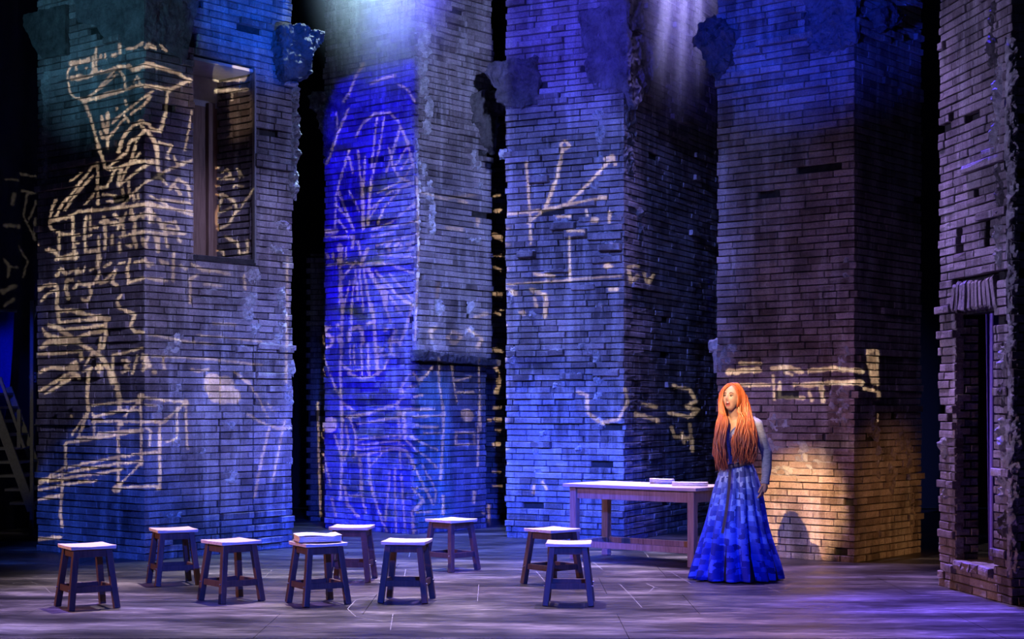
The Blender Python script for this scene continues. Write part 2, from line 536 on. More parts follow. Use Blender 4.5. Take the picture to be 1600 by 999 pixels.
def chunk(t, face, pts, d0, d1, name, mat, seed=1, rough=0.03, cuts=3, px=True, freq=7.0):
    """broken block with a given outline on a face, from d0 (behind the face) to d1 (in front)"""
    out = [t.az(face, *p) if px else p for p in pts]
    bm = bmesh.new()
    A = [bm.verts.new(t.local(face, a, z, d1)) for a, z in out]
    B = [bm.verts.new(t.local(face, a, z, -d0)) for a, z in out]
    n = len(out)
    bm.faces.new(A); bm.faces.new(list(reversed(B)))
    for i in range(n):
        bm.faces.new((A[i], B[i], B[(i + 1) % n], A[(i + 1) % n]))
    bmesh.ops.triangulate(bm, faces=bm.faces)
    for _ in range(3):
        long_e = [e for e in bm.edges if e.calc_length() > 0.05]
        if long_e:
            bmesh.ops.subdivide_edges(bm, edges=long_e, cuts=cuts - 1, use_grid_fill=True)
            bmesh.ops.triangulate(bm, faces=bm.faces)
    bmesh.ops.recalc_face_normals(bm, faces=bm.faces)
    bm.normal_update()
    so = Vector((seed * 3.1, seed * 1.7, 0))
    for v in bm.verts:
        q = v.co + so
        k = noise.noise(q * freq) * rough * 1.3 + noise.noise(q * freq * 3.3) * rough * 0.9 + noise.noise(q * freq * 8) * rough * .4
        v.co += v.normal * k + Vector((noise.noise(q * 9), noise.noise(q * 9 + Vector((7, 0, 0))), noise.noise(q * 11))) * rough * 0.45
    me = bpy.data.meshes.new(name)
    bm.to_mesh(me); bm.free()
    return link(name, me, mat, t.e)

def in_poly(pts):
    cx, cz = sum(p[0] for p in pts) / len(pts), sum(p[1] for p in pts) / len(pts)
    pts = [(cx + (a - cx) * .80, cz + (z - cz) * .86) for a, z in pts]
    def f(a, z):
        c = False
        for (x0, y0), (x1, y1) in zip(pts, pts[1:] + pts[:1]):
            if (y0 > z) != (y1 > z) and a < (x1 - x0) * (z - y0) / (y1 - y0) + x0: c = not c
        return c
    return f

TOP = 7.2      # the towers go on above the picture
QUADS = []     # lit planes: (origin, axis a, axis b, size a, size b)
def note_faces(t, top=TOP):
    Z = Vector((0, 0, 1))
    QUADS.append((t.C.copy(), t.U, Z, t.Wu, top))
    QUADS.append((t.C.copy(), t.V, Z, t.Wv, top))

def speckle(t, face, seed, n, a0, a1, z0, z1, size=(0.03, 0.10), h=0.03):
    r = random.Random(seed)
    for k in range(n):
        s = r.uniform(*size)
        lump(t, face, r.uniform(a0, a1), r.uniform(z0, z1), s * r.uniform(0.5, 1.1), s * r.uniform(0.4, 1.4), r.uniform(0.4, 1) * h, seed * 50 + k, n=8)

def rubble_edge(t, face, px_pts, seed, width=0.07, h=0.06):
    """crumbling strip that follows pixel points (top to bottom) on a face"""
    r = random.Random(seed)
    for k, ((x0, y0), (x1, y1)) in enumerate(zip(px_pts, px_pts[1:])):
        a0, z0 = t.az(face, x0, y0); a1, z1 = t.az(face, x1, y1)
        lump(t, face, (a0 + a1) / 2, (z0 + z1) / 2, width * r.uniform(0.7, 1.2), abs(z0 - z1) / 2 * 1.1, h * r.uniform(0.7, 1.2), seed * 31 + k, 'crumbling_edge', n=10)

def ledge_brick(t, face, px0, px1, py, hpx, out, mat, seed=0):
    (a0, z0), (a1, z1) = t.az(face, px0, py), t.az(face, px1, py)
    _, zb = t.az(face, px0, py + hpx)
    h = z0 - zb
    rise = (z1 - z0) * 0.0
    link('ledge_brick', RNG.choice(brick_meshes(mat)), None, t.e,
         t.local(face, (a0 + a1) / 2, z0 - h / 2 + rise, out), (0, RNG.gauss(0, 0.02), 0 if face == 'R' else -math.pi / 2), (abs(a1 - a0), out + 0.06, h))
    lump(t, face, (a0 + a1) / 2, z0 - h * 0.1, abs(a1 - a0) / 2, h * 0.35, out + 0.015, seed + 900, 'lime_crust', n=10, spiky=1.5)

# ------------------------------------------------------------------ tower with the window opening
T1 = Tower('brick_tower', 'leftmost broad brick tower with a tall window opening and dense projected sketches', (226, 877), 51, 58, 457)
wa0, wz1 = T1.az('R', 303, 88)
wa1, _ = T1.az('R', 397, 110)
_, wz0 = T1.az('R', 303, 398)
WIN = (wa0, wa1, wz0, wz1); WDEPTH = 0.60
# smooth arch remains at the top keep the bricks away
arch_l = [T1.az('L', *p) for p in ((110, -40), (300, -40), (300, 60), (232, 70), (150, 60), (118, 40))]
arch_r = [T1.az('R', *p) for p in ((225, -60), (310, -60), (312, 0), (298, 60), (290, 95), (262, 75), (225, 62))]
lay_bricks(T1, 'L', 0, T1.Wv, 0, TOP - 0.2, 1, [in_poly(arch_l)])
seams = []
for x in (344, 396):                                  # upright joints between the set panels
    a_, z_ = T1.az('R', x, 545)
    seams.append((a_ - .006, a_ + .006, 0, z_))
lay_bricks(T1, 'R', 0, T1.Wu, 0, TOP - 0.2, 2, [WIN, in_poly(arch_r)] + seams, ragged=0.045)
for k in range(int((wz1 - wz0) / PITCH)):            # bricks on the far jamb of the opening
    zc = wz0 + (k + 0.5) * PITCH
    v = 0.01
    while v < WDEPTH - 0.05:
        ln = min(RNG.choice((0.22, 0.34, 0.26)), WDEPTH - v)
        T1.bricks.append(('L', v + ln / 2, zc, ln - 0.011, PITCH - 0.013, RNG.gauss(0, 0.003), wa1 + 0.01, RNG.gauss(0, 0.004)))
        v += ln
i_ = 0.045
core(T1, [(i_, T1.Wu - .02, i_, T1.Wv - .02, 0, wz0), (i_, T1.Wu - .02, i_, T1.Wv - .02, wz1, TOP),
          (i_, wa0, i_, T1.Wv - .02, wz0, wz1), (wa1 + i_, T1.Wu - .02, i_, T1.Wv - .02, wz0, wz1),
          (wa0, wa1 + i_, WDEPTH + .06, T1.Wv - .02, wz0, wz1)])
finish_bricks(T1, M_BRICK, 5)
MB().box(wa0, wa1 + .04, .01, WDEPTH + .05, wz1 - .03, wz1).build('window_soffit', M_SOFFIT, T1.e)
MB().box(wa0, wa1 + .04, WDEPTH, WDEPTH + .05, wz1 - .34, wz1 - .03).build('lintel', M_SOFFIT, T1.e)
MB().box(wa0, wa1 + .04, WDEPTH, WDEPTH + .05, wz0, wz1 - .34).build('timber_panel', M_TIMBER, T1.e)
MB().box(wa1 - .14, wa1 - .05, WDEPTH - .05, WDEPTH, wz0, wz1 - .30).build('timber_post', M_TIMBER, T1.e, bevel=.006)
MB().box(wa0 - .01, wa1 + .02, -.01, WDEPTH, wz0 - .05, wz0).build('window_sill', M_MORTAR, T1.e, bevel=.006)
MB().box(wa1 - .006, wa1 + .016, -.015, .02, wz0 - .03, wz1).build('window_edge_strip', M_STEEL, T1.e)
chunk(T1, 'L', [(112, -30), (228, -40), (226, 78), (168, 66), (150, 40), (122, 35)], .05, .012, 'plaster_patch', M_PLASTER, 3, 0.012)
chunk(T1, 'R', [(226, -50), (308, -50), (310, 5), (296, 60), (288, 95), (262, 78), (226, 70)], .05, .014, 'plaster_patch', M_PLASTER, 4, 0.014)
chunk(T1, 'L', [(42, 24), (108, 8), (109, 86), (72, 92), (62, 80), (46, 50)], .30, .05, 'arch_springer', M_STONE, 5, 0.012)
chunk(T1, 'R', [(424, 48), (440, 42), (452, 40), (478, 50), (491, 53), (490, 68), (472, 88), (468, 124), (436, 128), (428, 118)], .30, .16, 'arch_springer', M_STONE, 6, 0.035)
rubble_edge(T1, 'R', [(462, 128), (461, 175), (463, 220), (458, 262), (459, 310)], 21, .075, .07)
for k, (x, y, w_, h_) in enumerate([(440, 352, 16, 9), (436, 388, 18, 11), (398, 432, 12, 14), (392, 468, 14, 16), (388, 490, 10, 14), (400, 515, 10, 12), (440, 462, 8, 18), (442, 500, 8, 26),
        (436, 530, 8, 10), (268, 545, 14, 10), (280, 530, 8, 12), (276, 606, 8, 8), (455, 575, 8, 14), (452, 618, 8, 20), (450, 668, 8, 10), (453, 720, 6, 14), (360, 666, 8, 7), (315, 705, 8, 6),
        (362, 745, 12, 12), (277, 690, 6, 10), (275, 805, 14, 5), (250, 640, 6, 8), (420, 118, 10, 14)]):
    a, z = T1.az('R', x, y)
    lump(T1, 'R', a, z, w_ / 110, h_ / 150, .035, 300 + k, n=12)
for x0, x1, y, h_ in ((298, 378, 464, 9), (402, 460, 538, 8), (368, 392, 542, 8), (310, 352, 452, 9)):
    ledge_brick(T1, 'R', x0, x1, y, h_, .035, M_BRICK, x0)
rubble_edge(T1, 'L', [(72, 110), (70, 170), (71, 230), (69, 300)], 22, .06, .05)
note_faces(T1)
QUADS.append((T1.C + T1.U * wa1 + Vector((0, 0, wz0)), T1.V, Vector((0, 0, 1)), WDEPTH, wz1 - wz0))

# ------------------------------------------------------------------ the blue tower behind
T2 = Tower('brick_tower', 'narrow brick tower washed in deep blue, stone ledge on its right face', (648, 836), 50, 507, 769)
lz = T2.az('R', 700, 562)[1]
slots = []
for x, y0, y1 in ((684, 470, 491), (734, 474, 496)):
    a0, z1 = T2.az('R', x - 5, y0); a1, z0 = T2.az('R', x + 5, y1)
    slots.append((a0, a1, z0, z1))
lay_bricks(T2, 'L', 0, T2.Wv, 0, TOP - .2, 3, (), ragged=.07)
lay_bricks(T2, 'R', 0, T2.Wu, lz + .03, TOP - .2, 4, slots, ragged=.07)
lay_bricks(T2, 'R', 0, T2.Wu - .05, 0, lz - .05, 44, (), off=.05, ragged=.02)
core(T2, [(.085, T2.Wu - .02, .095, T2.Wv - .02, 0, TOP), (.045, T2.Wu - .02, .045, T2.Wv - .02, lz, TOP)] if False else
     [(.05, T2.Wu - .06, .10, T2.Wv - .02, 0, lz), (.05, T2.Wu - .02, .075, T2.Wv - .02, lz, TOP)], )
finish_bricks(T2, M_BRICK, 6)
for k, (x0, x1) in enumerate(((646, 690), (688, 733), (731, 774))):
    chunk(T2, 'R', [(x0, 547 + (x0 - 646) * .13), (x1, 547 + (x1 - 646) * .13), (x1, 560 + (x1 - 646) * .10), (x0, 564 + (x0 - 646) * .06)], .05, .09, 'ledge_stone', M_STONE, 30 + k, 0.014)
chunk(T2, 'L', [(545, 148), (536, 143), (500, 146), (486, 153), (487, 166), (500, 180), (509, 205), (512, 260), (530, 200), (545, 180)], .25, .06, 'arch_springer', M_STONE, 8, 0.045)
chunk(T2, 'R', [(735, 152), (752, 141), (772, 145), (790, 165), (790, 178), (776, 176), (768, 190), (764, 240), (752, 222), (740, 190)], .20, .10, 'arch_springer', M_STONE, 9, 0.045)
rubble_edge(T2, 'R', [(664, 40), (660, 90), (658, 120), (668, 150), (672, 185), (662, 210)], 23, .09, .09)
rubble_edge(T2, 'R', [(653, 215), (654, 280), (656, 340), (654, 400), (651, 470), (650, 540)], 24, .035, .03)
for k, (x, y, w_, h_) in enumerate([(672, 300, 8, 20), (676, 340, 7, 30), (740, 240, 10, 8), (745, 255, 10, 12), (748, 290, 10, 8), (672, 438, 12, 6), (690, 480, 8, 14), (738, 480, 6, 12), (735, 520, 10, 12), (672, 550, 18, 6), (665, 268, 8, 14), (745, 375, 14, 5)]):
    a, z = T2.az('R', x, y)
    lump(T2, 'R', a, z, w_ / 100, h_ / 130, .04, 400 + k, n=12)
note_faces(T2)

# ------------------------------------------------------------------ the middle tower behind the table
T3 = Tower('brick_tower', 'middle brick tower behind the table, lit blue with projected arrows', (975, 848), 63, 790, 1140)
pl3 = [T3.az('L', *p) for p in ((762, 104), (775, 96), (838, 92), (842, 108), (842, 160), (790, 172), (775, 150))]
pl3b = [T3.az('L', *p) for p in ((905, 20), (976, -10), (976, 132), (930, 140), (918, 120))]
pl3c = [T3.az('R', *p) for p in ((974, 0), (992, 60), (1012, 80), (1005, 150), (985, 175), (974, 135))]
lay_bricks(T3, 'L', 0, T3.Wv, 0, TOP - .2, 7, [in_poly(pl3), in_poly(pl3b)], ragged=.085)
lay_bricks(T3, 'R', 0, T3.Wu, 0, TOP - .2, 8, [in_poly(pl3c)], ragged=.015, gone=.003)
core(T3, [(.045, T3.Wu - .02, .045, T3.Wv - .02, 0, TOP)])
finish_bricks(T3, M_BRICK, 7)
chunk(T3, 'L', [(762, 104), (775, 96), (806, 95), (838, 91), (843, 108), (842, 160), (815, 168), (792, 170), (780, 150), (766, 122)], .18, .05, 'arch_springer', M_STONE, 10, 0.05, freq=6)
chunk(T3, 'L', [(905, 25), (980, -10), (982, 130), (950, 138), (930, 140), (918, 120)], .06, .02, 'plaster_patch', M_PLASTER, 11, 0.03)
chunk(T3, 'R', [(972, 56), (1004, 58), (1012, 66), (1030, 78), (1022, 100), (1006, 140), (984, 172), (972, 136)], .06, .06, 'arch_springer', M_PLASTER, 12, 0.03)
chunk(T3, 'R', [(974, 30), (986, 22), (1000, 0), (1000, 44), (980, 48)], .06, .05, 'broken_stone', M_STONE, 13, 0.03)
for k, (x0, x1) in enumerate(((1002, 1018), (1016, 1032), (1030, 1042))):
    chunk(T3, 'R', [(x0, 6 + (x0 - 1002) * .36), (x1, 6 + (x1 - 1002) * .36), (x1, 13 + (x1 - 1002) * .36), (x0, 13 + (x0 - 1002) * .36)], .05, .08, 'ledge_stone', M_STONE, 40 + k, 0.012)
for x0, x1, y, h_, o_ in ((826, 858, 277, 10, .06), (812, 838, 394, 9, .09), (862, 900, 350, 10, .07), (884, 918, 360, 12, .07), (938, 972, 383, 10, .09), (926, 972, 402, 10, .06), (880, 932, 316, 9, .06),
        (920, 972, 366, 10, .05), (842, 888, 157, 9, .05), (852, 892, 422, 5, .05), (894, 930, 446, 8, .04), (905, 972, 340, 8, .03), (858, 882, 547, 9, .05), (876, 912, 584, 9, .04), (928, 968, 578, 10, .05)):
    ledge_brick(T3, 'L', x0, x1, y, h_, o_, M_BRICK, int(x0 + y))
for k, (x, y, w_, h_) in enumerate([(936, 180, 14, 10), (938, 210, 10, 16), (932, 250, 12, 8), (928, 290, 10, 8), (876, 345, 16, 10), (955, 380, 14, 6), (950, 364, 9, 5), (790, 240, 14, 8), (838, 700, 7, 14), (850, 680, 10, 8),
        (840, 735, 8, 8), (920, 545, 8, 12), (932, 560, 7, 18), (934, 590, 9, 12), (934, 620, 10, 8), (908, 540, 8, 6), (936, 478, 8, 5), (832, 490, 10, 8), (800, 555, 8, 16), (798, 460, 6, 20), (936, 660, 8, 8), (870, 605, 10, 8), (905, 700, 10, 6)]):
    a, z = T3.az('L', x, y)
    lump(T3, 'L', a, z, w_ / 140, h_ / 140, .045, 500 + k, n=12)
for k, (x, y, w_, h_) in enumerate([(986, 190, 12, 40), (984, 250, 10, 26), (1000, 330, 8, 10), (1004, 360, 8, 8)]):
    a, z = T3.az('R', x, y)
    lump(T3, 'R', a, z, w_ / 60, h_ / 140, .04, 540 + k, n=12, mat=M_PLASTER)
note_faces(T3)

# ------------------------------------------------------------------ the tower behind the singer
T5 = Tower('brick_tower', 'brick tower behind the singer, warm glow and her shadow at its foot', (1335, 880), 50, 1120, 1440)
pl5 = [T5.az('L', *p) for p in ((1266, -40), (1337, -40), (1337, 60), (1320, 74), (1290, 82), (1268, 76), (1260, 40))]
lay_bricks(T5, 'L', 0, T5.Wv, 0, TOP - .2, 9, [in_poly(pl5)], ragged=.03, gone=.004)
lay_bricks(T5, 'R', 0, T5.Wu, 0, TOP - .2, 10, (), ragged=.05)
core(T5, [(.045, T5.Wu - .02, .045, T5.Wv - .02, 0, TOP)])
finish_bricks(T5, M_BRICK_RED, 8)
chunk(T5, 'L', [(1264, -40), (1340, -40), (1338, 62), (1318, 74), (1290, 83), (1268, 77), (1258, 40)], .06, .025, 'plaster_patch', M_PLASTER, 14, 0.035)
chunk(T5, 'L', [(1136, 28), (1112, 32), (1092, 40), (1088, 62), (1096, 84), (1112, 110), (1124, 130), (1140, 110), (1150, 60)], .22, .05, 'arch_springer', M_STONE, 15, 0.055, freq=6)
chunk(T5, 'R', [(1352, 20), (1372, 12), (1394, 26), (1386, 40), (1370, 48), (1358, 44)], .06, .16, 'arch_springer', M_STONE, 16, 0.03)
for k, (x, y, w_, h_) in enumerate([(1115, 540, 9, 10), (1128, 560, 14, 22), (1142, 545, 10, 10), (1200, 690, 20, 20), (1215, 660, 16, 16), (1310, 640, 14, 40), (1318, 560, 10, 20), (1270, 720, 26, 16), (1324, 420, 7, 20), (1220, 740, 22, 14), (1256, 700, 22, 12)]):
    a, z = T5.az('L', x, y)
    lump(T5, 'L', a, z, w_ / 110, h_ / 150, .020, 600 + k, n=14, mat=M_LIME, spiky=.6)
for k, (x, y, w_, h_) in enumerate([(1372, 700, 5, 60), (1395, 740, 10, 40), (1420, 720, 10, 40), (1410, 690, 12, 20), (1375, 830, 5, 12), (1365, 640, 6, 40), (1425, 800, 6, 40)]):
    a, z = T5.az('R', x, y)
    lump(T5, 'R', a, z, w_ / 100, h_ / 150, .030, 640 + k, n=12, mat=M_RED_LIME)
note_faces(T5)

# ------------------------------------------------------------------ the near tower with the doorway
T6 = Tower('brick_tower', 'nearest brick tower at the right edge with an open arched doorway', (1580, 946), 8, 1467, 1700, wu=1.2)
dv1, _ = T6.az('L', 1492, 880)
dv0, _ = T6.az('L', 1552, 880)
_, dz0 = T6.az('L', 1500, 880)
_, dz1 = T6.az('L', 1515, 489)
hole6 = []
for x, y0, y1 in ((1498, 362, 396), (1542, 344, 383), (1524, 296, 306), (1486, 180, 190)):
    v1, z1 = T6.az('L', x - 4, y0); v0, z0 = T6.az('L', x + 4, y1)
    hole6.append((v0, v1, z0, z1))
_, az1 = T6.az('L', 1515, 436)
arch6 = (dv0 - .05, dv1 + .05, dz1, az1)
lay_bricks(T6, 'L', 0, T6.Wv, 0, TOP - 1.2, 12, [(dv0, dv1, dz0, dz1), arch6] + hole6, ragged=.05, edge=.02)
lay_bricks(T6, 'R', 0, 1.2, 0, TOP - 1.2, 13, (), ragged=.12, gone=.05)
for k in range(int((dz1 - dz0) / PITCH)):            # far jamb of the doorway
    zc = dz0 + (k + .5) * PITCH
    for u0, u1 in (((0.01, .14), (.14, .21)) if k % 2 else ((0.01, .09), (.09, .21))):
        T6.bricks.append(('R', (u0 + u1) / 2, zc, u1 - u0 - .01, PITCH - .012, RNG.gauss(0, .004), dv1 + .004, RNG.gauss(0, .006)))
th = .21
core(T6, [(.045, th, .045, dv0, 0, TOP - 1), (.045, th, dv1 + .03, T6.Wv - .02, 0, TOP - 1), (.045, th, dv0, dv1 + .03, 0, dz0 - .02), (.075, th, dv0, dv1 + .03, dz1, TOP - 1),
          (.045, 1.2, .045, th, 0, TOP - 1)])
finish_bricks(T6, M_BRICK, 9)
nv = 11                                              # fan of soldier bricks above the doorway
for k in range(nv):
    f = (k + .5) / nv
    v = dv0 - .05 + (dv1 - dv0 + .10) * f
    tilt = (f - .5) * -.55
    h_ = az1 - dz1 - .02
    link('arch_brick', RNG.choice(brick_meshes(M_BRICK)), None, T6.e, (-.012 - RNG.uniform(0, .012), v, dz1 + h_ / 2 + .01),
         (0, -tilt, -math.pi / 2), ((dv1 - dv0 + .1) / nv - .02, .12, h_ * RNG.uniform(.85, 1.05)))
v = dv0
k = 0
while v < dv1 - .02:                                 # sill
    ln = min(RNG.uniform(.10, .20), dv1 - v)
    link('sill_brick', RNG.choice(brick_meshes(M_BRICK)), None, T6.e, (-.02 - RNG.uniform(0, .02), v + ln / 2, dz0 - .02), (0, RNG.gauss(0, .03), -math.pi / 2), (ln - .008, .30, .075))
    v += ln; k += 1
for k, (x, y, w_, h_) in enumerate([(1552, 60, 6, 60), (1560, 140, 5, 50), (1556, 220, 5, 60), (1562, 300, 5, 50), (1560, 380, 4, 40), (1567, 560, 4, 30), (1566, 620, 4, 24), (1567, 690, 4, 40), (1567, 760, 4, 30), (1569, 820, 4, 30), (1477, 700, 2.5, 20), (1479, 770, 2.5, 14)]):
    a, z = T6.az('L', x, y)
    lump(T6, 'L', a, z, w_ / 60, h_ / 200, .05, 700 + k, n=12, mat=M_LIME if k % 3 else M_STONE)
rubble_edge(T6, 'R', [(1582, 60), (1584, 160), (1583, 260), (1585, 360), (1584, 470), (1586, 560), (1585, 650), (1587, 740), (1586, 830), (1586, 900)], 61, .05, .05)
note_faces(T6, TOP - 1.2)

# curtain hanging behind the doorway
m = MB(); vs = []; fs = []
for j in range(15):
    f = j / 14
    y_ = 470 + (895 - 470) * f
    for i in range(13):
        g = i / 12
        x_ = (1540 + 5 * f) + (22 - 6 * f) * g
        p = at_depth(x_, y_, 13.65 + .05 * math.sin(g * 9 + f))
        vs.append(p)
for j in range(14):
    for i in range(12):
        k = j * 13 + i
        fs.append((k, k + 1, k + 14, k + 13))
m.add(vs, fs)
cu = m.build('curtain', M_VIOLET, None, smooth=True)
sol = cu.modifiers.new('cloth', 'SOLIDIFY'); sol.thickness = .006
tag(cu, 'narrow violet curtain hanging inside the doorway at right', 'curtain')

# ------------------------------------------------------------------ dim piers in the gaps between the towers
def pier(label, x0, x1, depth, top_px, seed):
    c = at_depth(x0, HZ, depth); c.z = 0
    t = Tower.__new__(Tower)
    t.C, t.U, t.V = c, Vector((1, 0, 0)), Vector((0, 1, 0))
    t.Wu, t.Wv = (x1 - x0) / F_PX * depth, .6
    t.e = tag(empty('brick_pier', c, 0), label, 'pier', 'dim brick piers behind the towers')
    t.bricks = []
    top = at_depth(0, top_px, depth).z
    lay_bricks(t, 'R', 0, t.Wu, 0, top, seed, (), ragged=.1)
    core(t, [(.03, t.Wu - .02, .045, .6, 0, top - .03)])
    finish_bricks(t, M_BRICK_RED, seed, 120)
    QUADS.append((t.C.copy(), t.U, Vector((0, 0, 1)), t.Wu, top))
    return t
pier('dim brick pier in the gap left of the deep blue tower', 478, 522, 20.9, 398, 71)
pier('dim brick pier in the gap between the deep blue tower and the middle tower', 752, 812, 21.3, 190, 72)

# ================================================================== stage floor, drapes
Y0, Y1 = 10.36, 24.0
fl = MB().box(-9, 9, Y0, Y1, -1.6, -.030).build('floor', M_BLACK)
tag(fl, 'dark painted stage floor of large boards', 'floor', kind='structure')
r_ = random.Random(4)
y = Y0
row = 0
while y < 21.5:
    d = 1.22
    x = -9 + (0.6 if row % 2 else 0)
    while x < 9:
        x1 = min(x + 2.44, 9)
        o = link('floor_board', MB().box(x + .002, x1 - .002, y + .002, y + d - .002, -.030, r_.uniform(-.0012, 0)).mesh('floor_board'), M_FLOOR, fl)
        x = x1
    y += d
    row += 1

def ribbon(name, px_pts, wpx, closed=False):
    """chalk line on the boards"""
    pts = [ground(*p) for p in px_pts]
    vs, fs = [], []
    for i, p in enumerate(pts):
        d = (pts[min(i + 1, len(pts) - 1)] - pts[max(i - 1, 0)])
        s = Vector((-d.y, d.x, 0)).normalized() * (wpx * .62 * p.y / F_PX / 2)
        vs += [p - s + Vector((0, 0, .0008)), p + s + Vector((0, 0, .0008))]
    for i in range(len(pts) - 1):
        fs.append((2 * i, 2 * i + 1, 2 * i + 3, 2 * i + 2))
    m = MB().add(vs, fs)
    o = m.build(name, M_CHALK, fl)
    so = o.modifiers.new('thin', 'SOLIDIFY'); so.thickness = .0006
    return o
for px_pts, w_ in (([(180, 937), (250, 937.5), (320, 938)], 1.2), ([(320, 972), (400, 977), (465, 981)], 1.2), ([(410, 905), (425, 891)], 1.0),
        ([(910, 865), (942, 891)], 1.2), ([(968, 913), (985, 930), (1003, 950)], 1.2), ([(1046, 893), (1080, 913)], 1.2), ([(838, 893), (855, 914)], 1.2), ([(1200, 918), (1222, 928)], 1.2),
        ([(1010, 912), (1022, 918), (1014, 926)], 1.6), ([(1022, 918), (1034, 921)], 1.6), ([(642, 857), (639, 871)], 1.4), ([(634, 890), (630, 910)], 1.2), ([(614, 960), (610, 985)], 1.2),
        ([(20, 912), (45, 908), (60, 914)], 1.3), ([(70, 918), (78, 926), (92, 930)], 1.0), ([(590, 930), (556, 938), (543, 952), (556, 964), (600, 972), (660, 974), (720, 970)], 1.4),
        ([(660, 940), (746, 940), (748, 914)], 1.0), ([(860, 972), (960, 973), (1070, 973)], 1.0), ([(880, 940), (1000, 940), (1120, 941)], .9), ([(940, 986), (1060, 986)], 1.0), ([(60, 900), (100, 897)], 1.0), ([(1000, 855), (1016, 874)], 1.0)):
    ribbon('chalk_mark', px_pts, w_)

bw = MB().box(-10, 10, 23.6, 23.8, 0, 11).build('wall_back', M_BLACK)
tag(bw, 'black back wall of the stage', 'wall', kind='structure')
# pleated wing drape at the far left
m = MB(); vs = []; fs = []
pA, pB = Vector((-7.6, 18.2, 0)), Vector((-4.9, 20.6, 0))
NW = 60
for i in range(NW + 1):
    g = i / NW
    p = pA.lerp(pB, g)
    off = .05 * math.sin(g * 40) + .02 * math.sin(g * 93)
    q = p + Vector((.66, -.75, 0)) * off
    vs += [(q.x, q.y, 0.0), (q.x, q.y, 7.5)]
for i in range(NW):
    fs.append((2 * i, 2 * i + 2, 2 * i + 3, 2 * i + 1))
wd = m.add(vs, fs).build('wing_drape', M_DRAPE, None, smooth=True)
wd.modifiers.new('cloth', 'SOLIDIFY').thickness = .01
tag(wd, 'tall dark wing drape at the far left edge with faint projected shapes', 'drape')
QUADS.append((pA, (pB - pA).normalized(), Vector((0, 0, 1)), (pB - pA).length, 7.5))

# ------------------------------------------------------------------ wing stair, blue banner, boom
def W(px, py, d): return at_depth(px, py, d)
D_ST = 17.6
st = tag(empty('escape_stair', W(15, 800, D_ST) * 1), 'dark steel escape stair in the left wing', 'stair')
b0 = st.location.copy()
def loc_(p): return Vector(p) - b0
top_l, bot_l = W(-30, 560, D_ST), W(48, 800, D_ST)
nst = 9
for s in (0, .7):
    o_ = Vector((0, s, 0))
    MB().bar(loc_(W(-20, 605, D_ST) + o_), loc_(W(50, 798, D_ST) + o_), .03, .10).build('stringer', M_STEEL, st)
for k in range(nst):
    f = (k + .5) / nst
    c = W(-20, 605, D_ST).lerp(W(50, 798, D_ST), f)
    MB().box(c.x - .22, c.x + .05, c.y, c.y + .70, c.z - .015, c.z + .015).build('tread', M_STEEL, st, loc=(-b0.x, -b0.y, -b0.z))
MB().bar(loc_(W(0, 590, D_ST)), loc_(W(38, 700, D_ST)), .03, .03).build('handrail', M_STEEL, st)
MB().bar(loc_(W(30, 700, D_ST)), loc_(W(30, 640, D_ST)), .04, .04).build('newel_post', M_STEEL, st)
MB().bar(loc_(W(50, 812, D_ST)), loc_(W(50, 470, D_ST)), .035, .035).build('stair_post', M_STEEL, st)

bm_ = tag(empty('scaffold_pole', ground(49, 838)), 'upright steel scaffold pole with a clamp beside the leftmost tower', 'pole')
d_ = bm_.location.y
b1 = bm_.location.copy()
zt = at_depth(0, 505, d_).z
MB().tube([(0, 0, 0), (0, 0, zt)], .026, 10).build('pole', M_STEEL, bm_, smooth=True)
MB().tube([(0, 0, zt), at_depth(62, 462, d_) - b1], .026, 10).build('pole_brace', M_STEEL, bm_, smooth=True)
zc = at_depth(0, 590, d_).z
MB().box(-.02, .05, -.03, .03, zc - .02, zc + .02).build('clamp', M_STEEL, bm_)
mI = MB()
for zz in (-.05, .05):
    mI.box(.03, .095, -.02, .02, zc + zz - .008, zc + zz + .008)
mI.box(.055, .07, -.02, .02, zc - .05, zc + .05)
mI.build('clamp_bracket', M_STEEL, bm_)
MB().box(-.01, .10, -.02, .02, at_depth(0, 664, d_).z - .006, at_depth(0, 664, d_).z + .006).build('cross_rung', M_STEEL, bm_)

m = MB(); vs = []; fs = []
D_B = 18.4
rows_ = [(-30, 22, 488), (-30, 20, 540), (-30, 16, 600), (-30, 8, 650), (-30, 2, 680)]
for x0, x1, yy in rows_:
    for i in range(7):
        g = i / 6
        vs.append(at_depth(x0 + (x1 - x0) * g, yy, D_B + .05 * math.sin(g * 8 + yy)))
for j in range(len(rows_) - 1):
    for i in range(6):
        k = j * 7 + i
        fs.append((k, k + 1, k + 8, k + 7))
bn = m.add(vs, fs).build('blue_banner', M_BLUE_CLOTH, None, smooth=True)
bn.modifiers.new('cloth', 'SOLIDIFY').thickness = .008
tag(bn, 'hanging blue cloth at the left edge above the stair', 'banner')
MB().tube([at_depth(-40, 486, D_B), at_depth(26, 486, D_B)], .02, 8).build('banner_rod', M_STEEL, None, smooth=True)
_rod = bpy.data.objects['banner_rod']
_rod.parent = bn

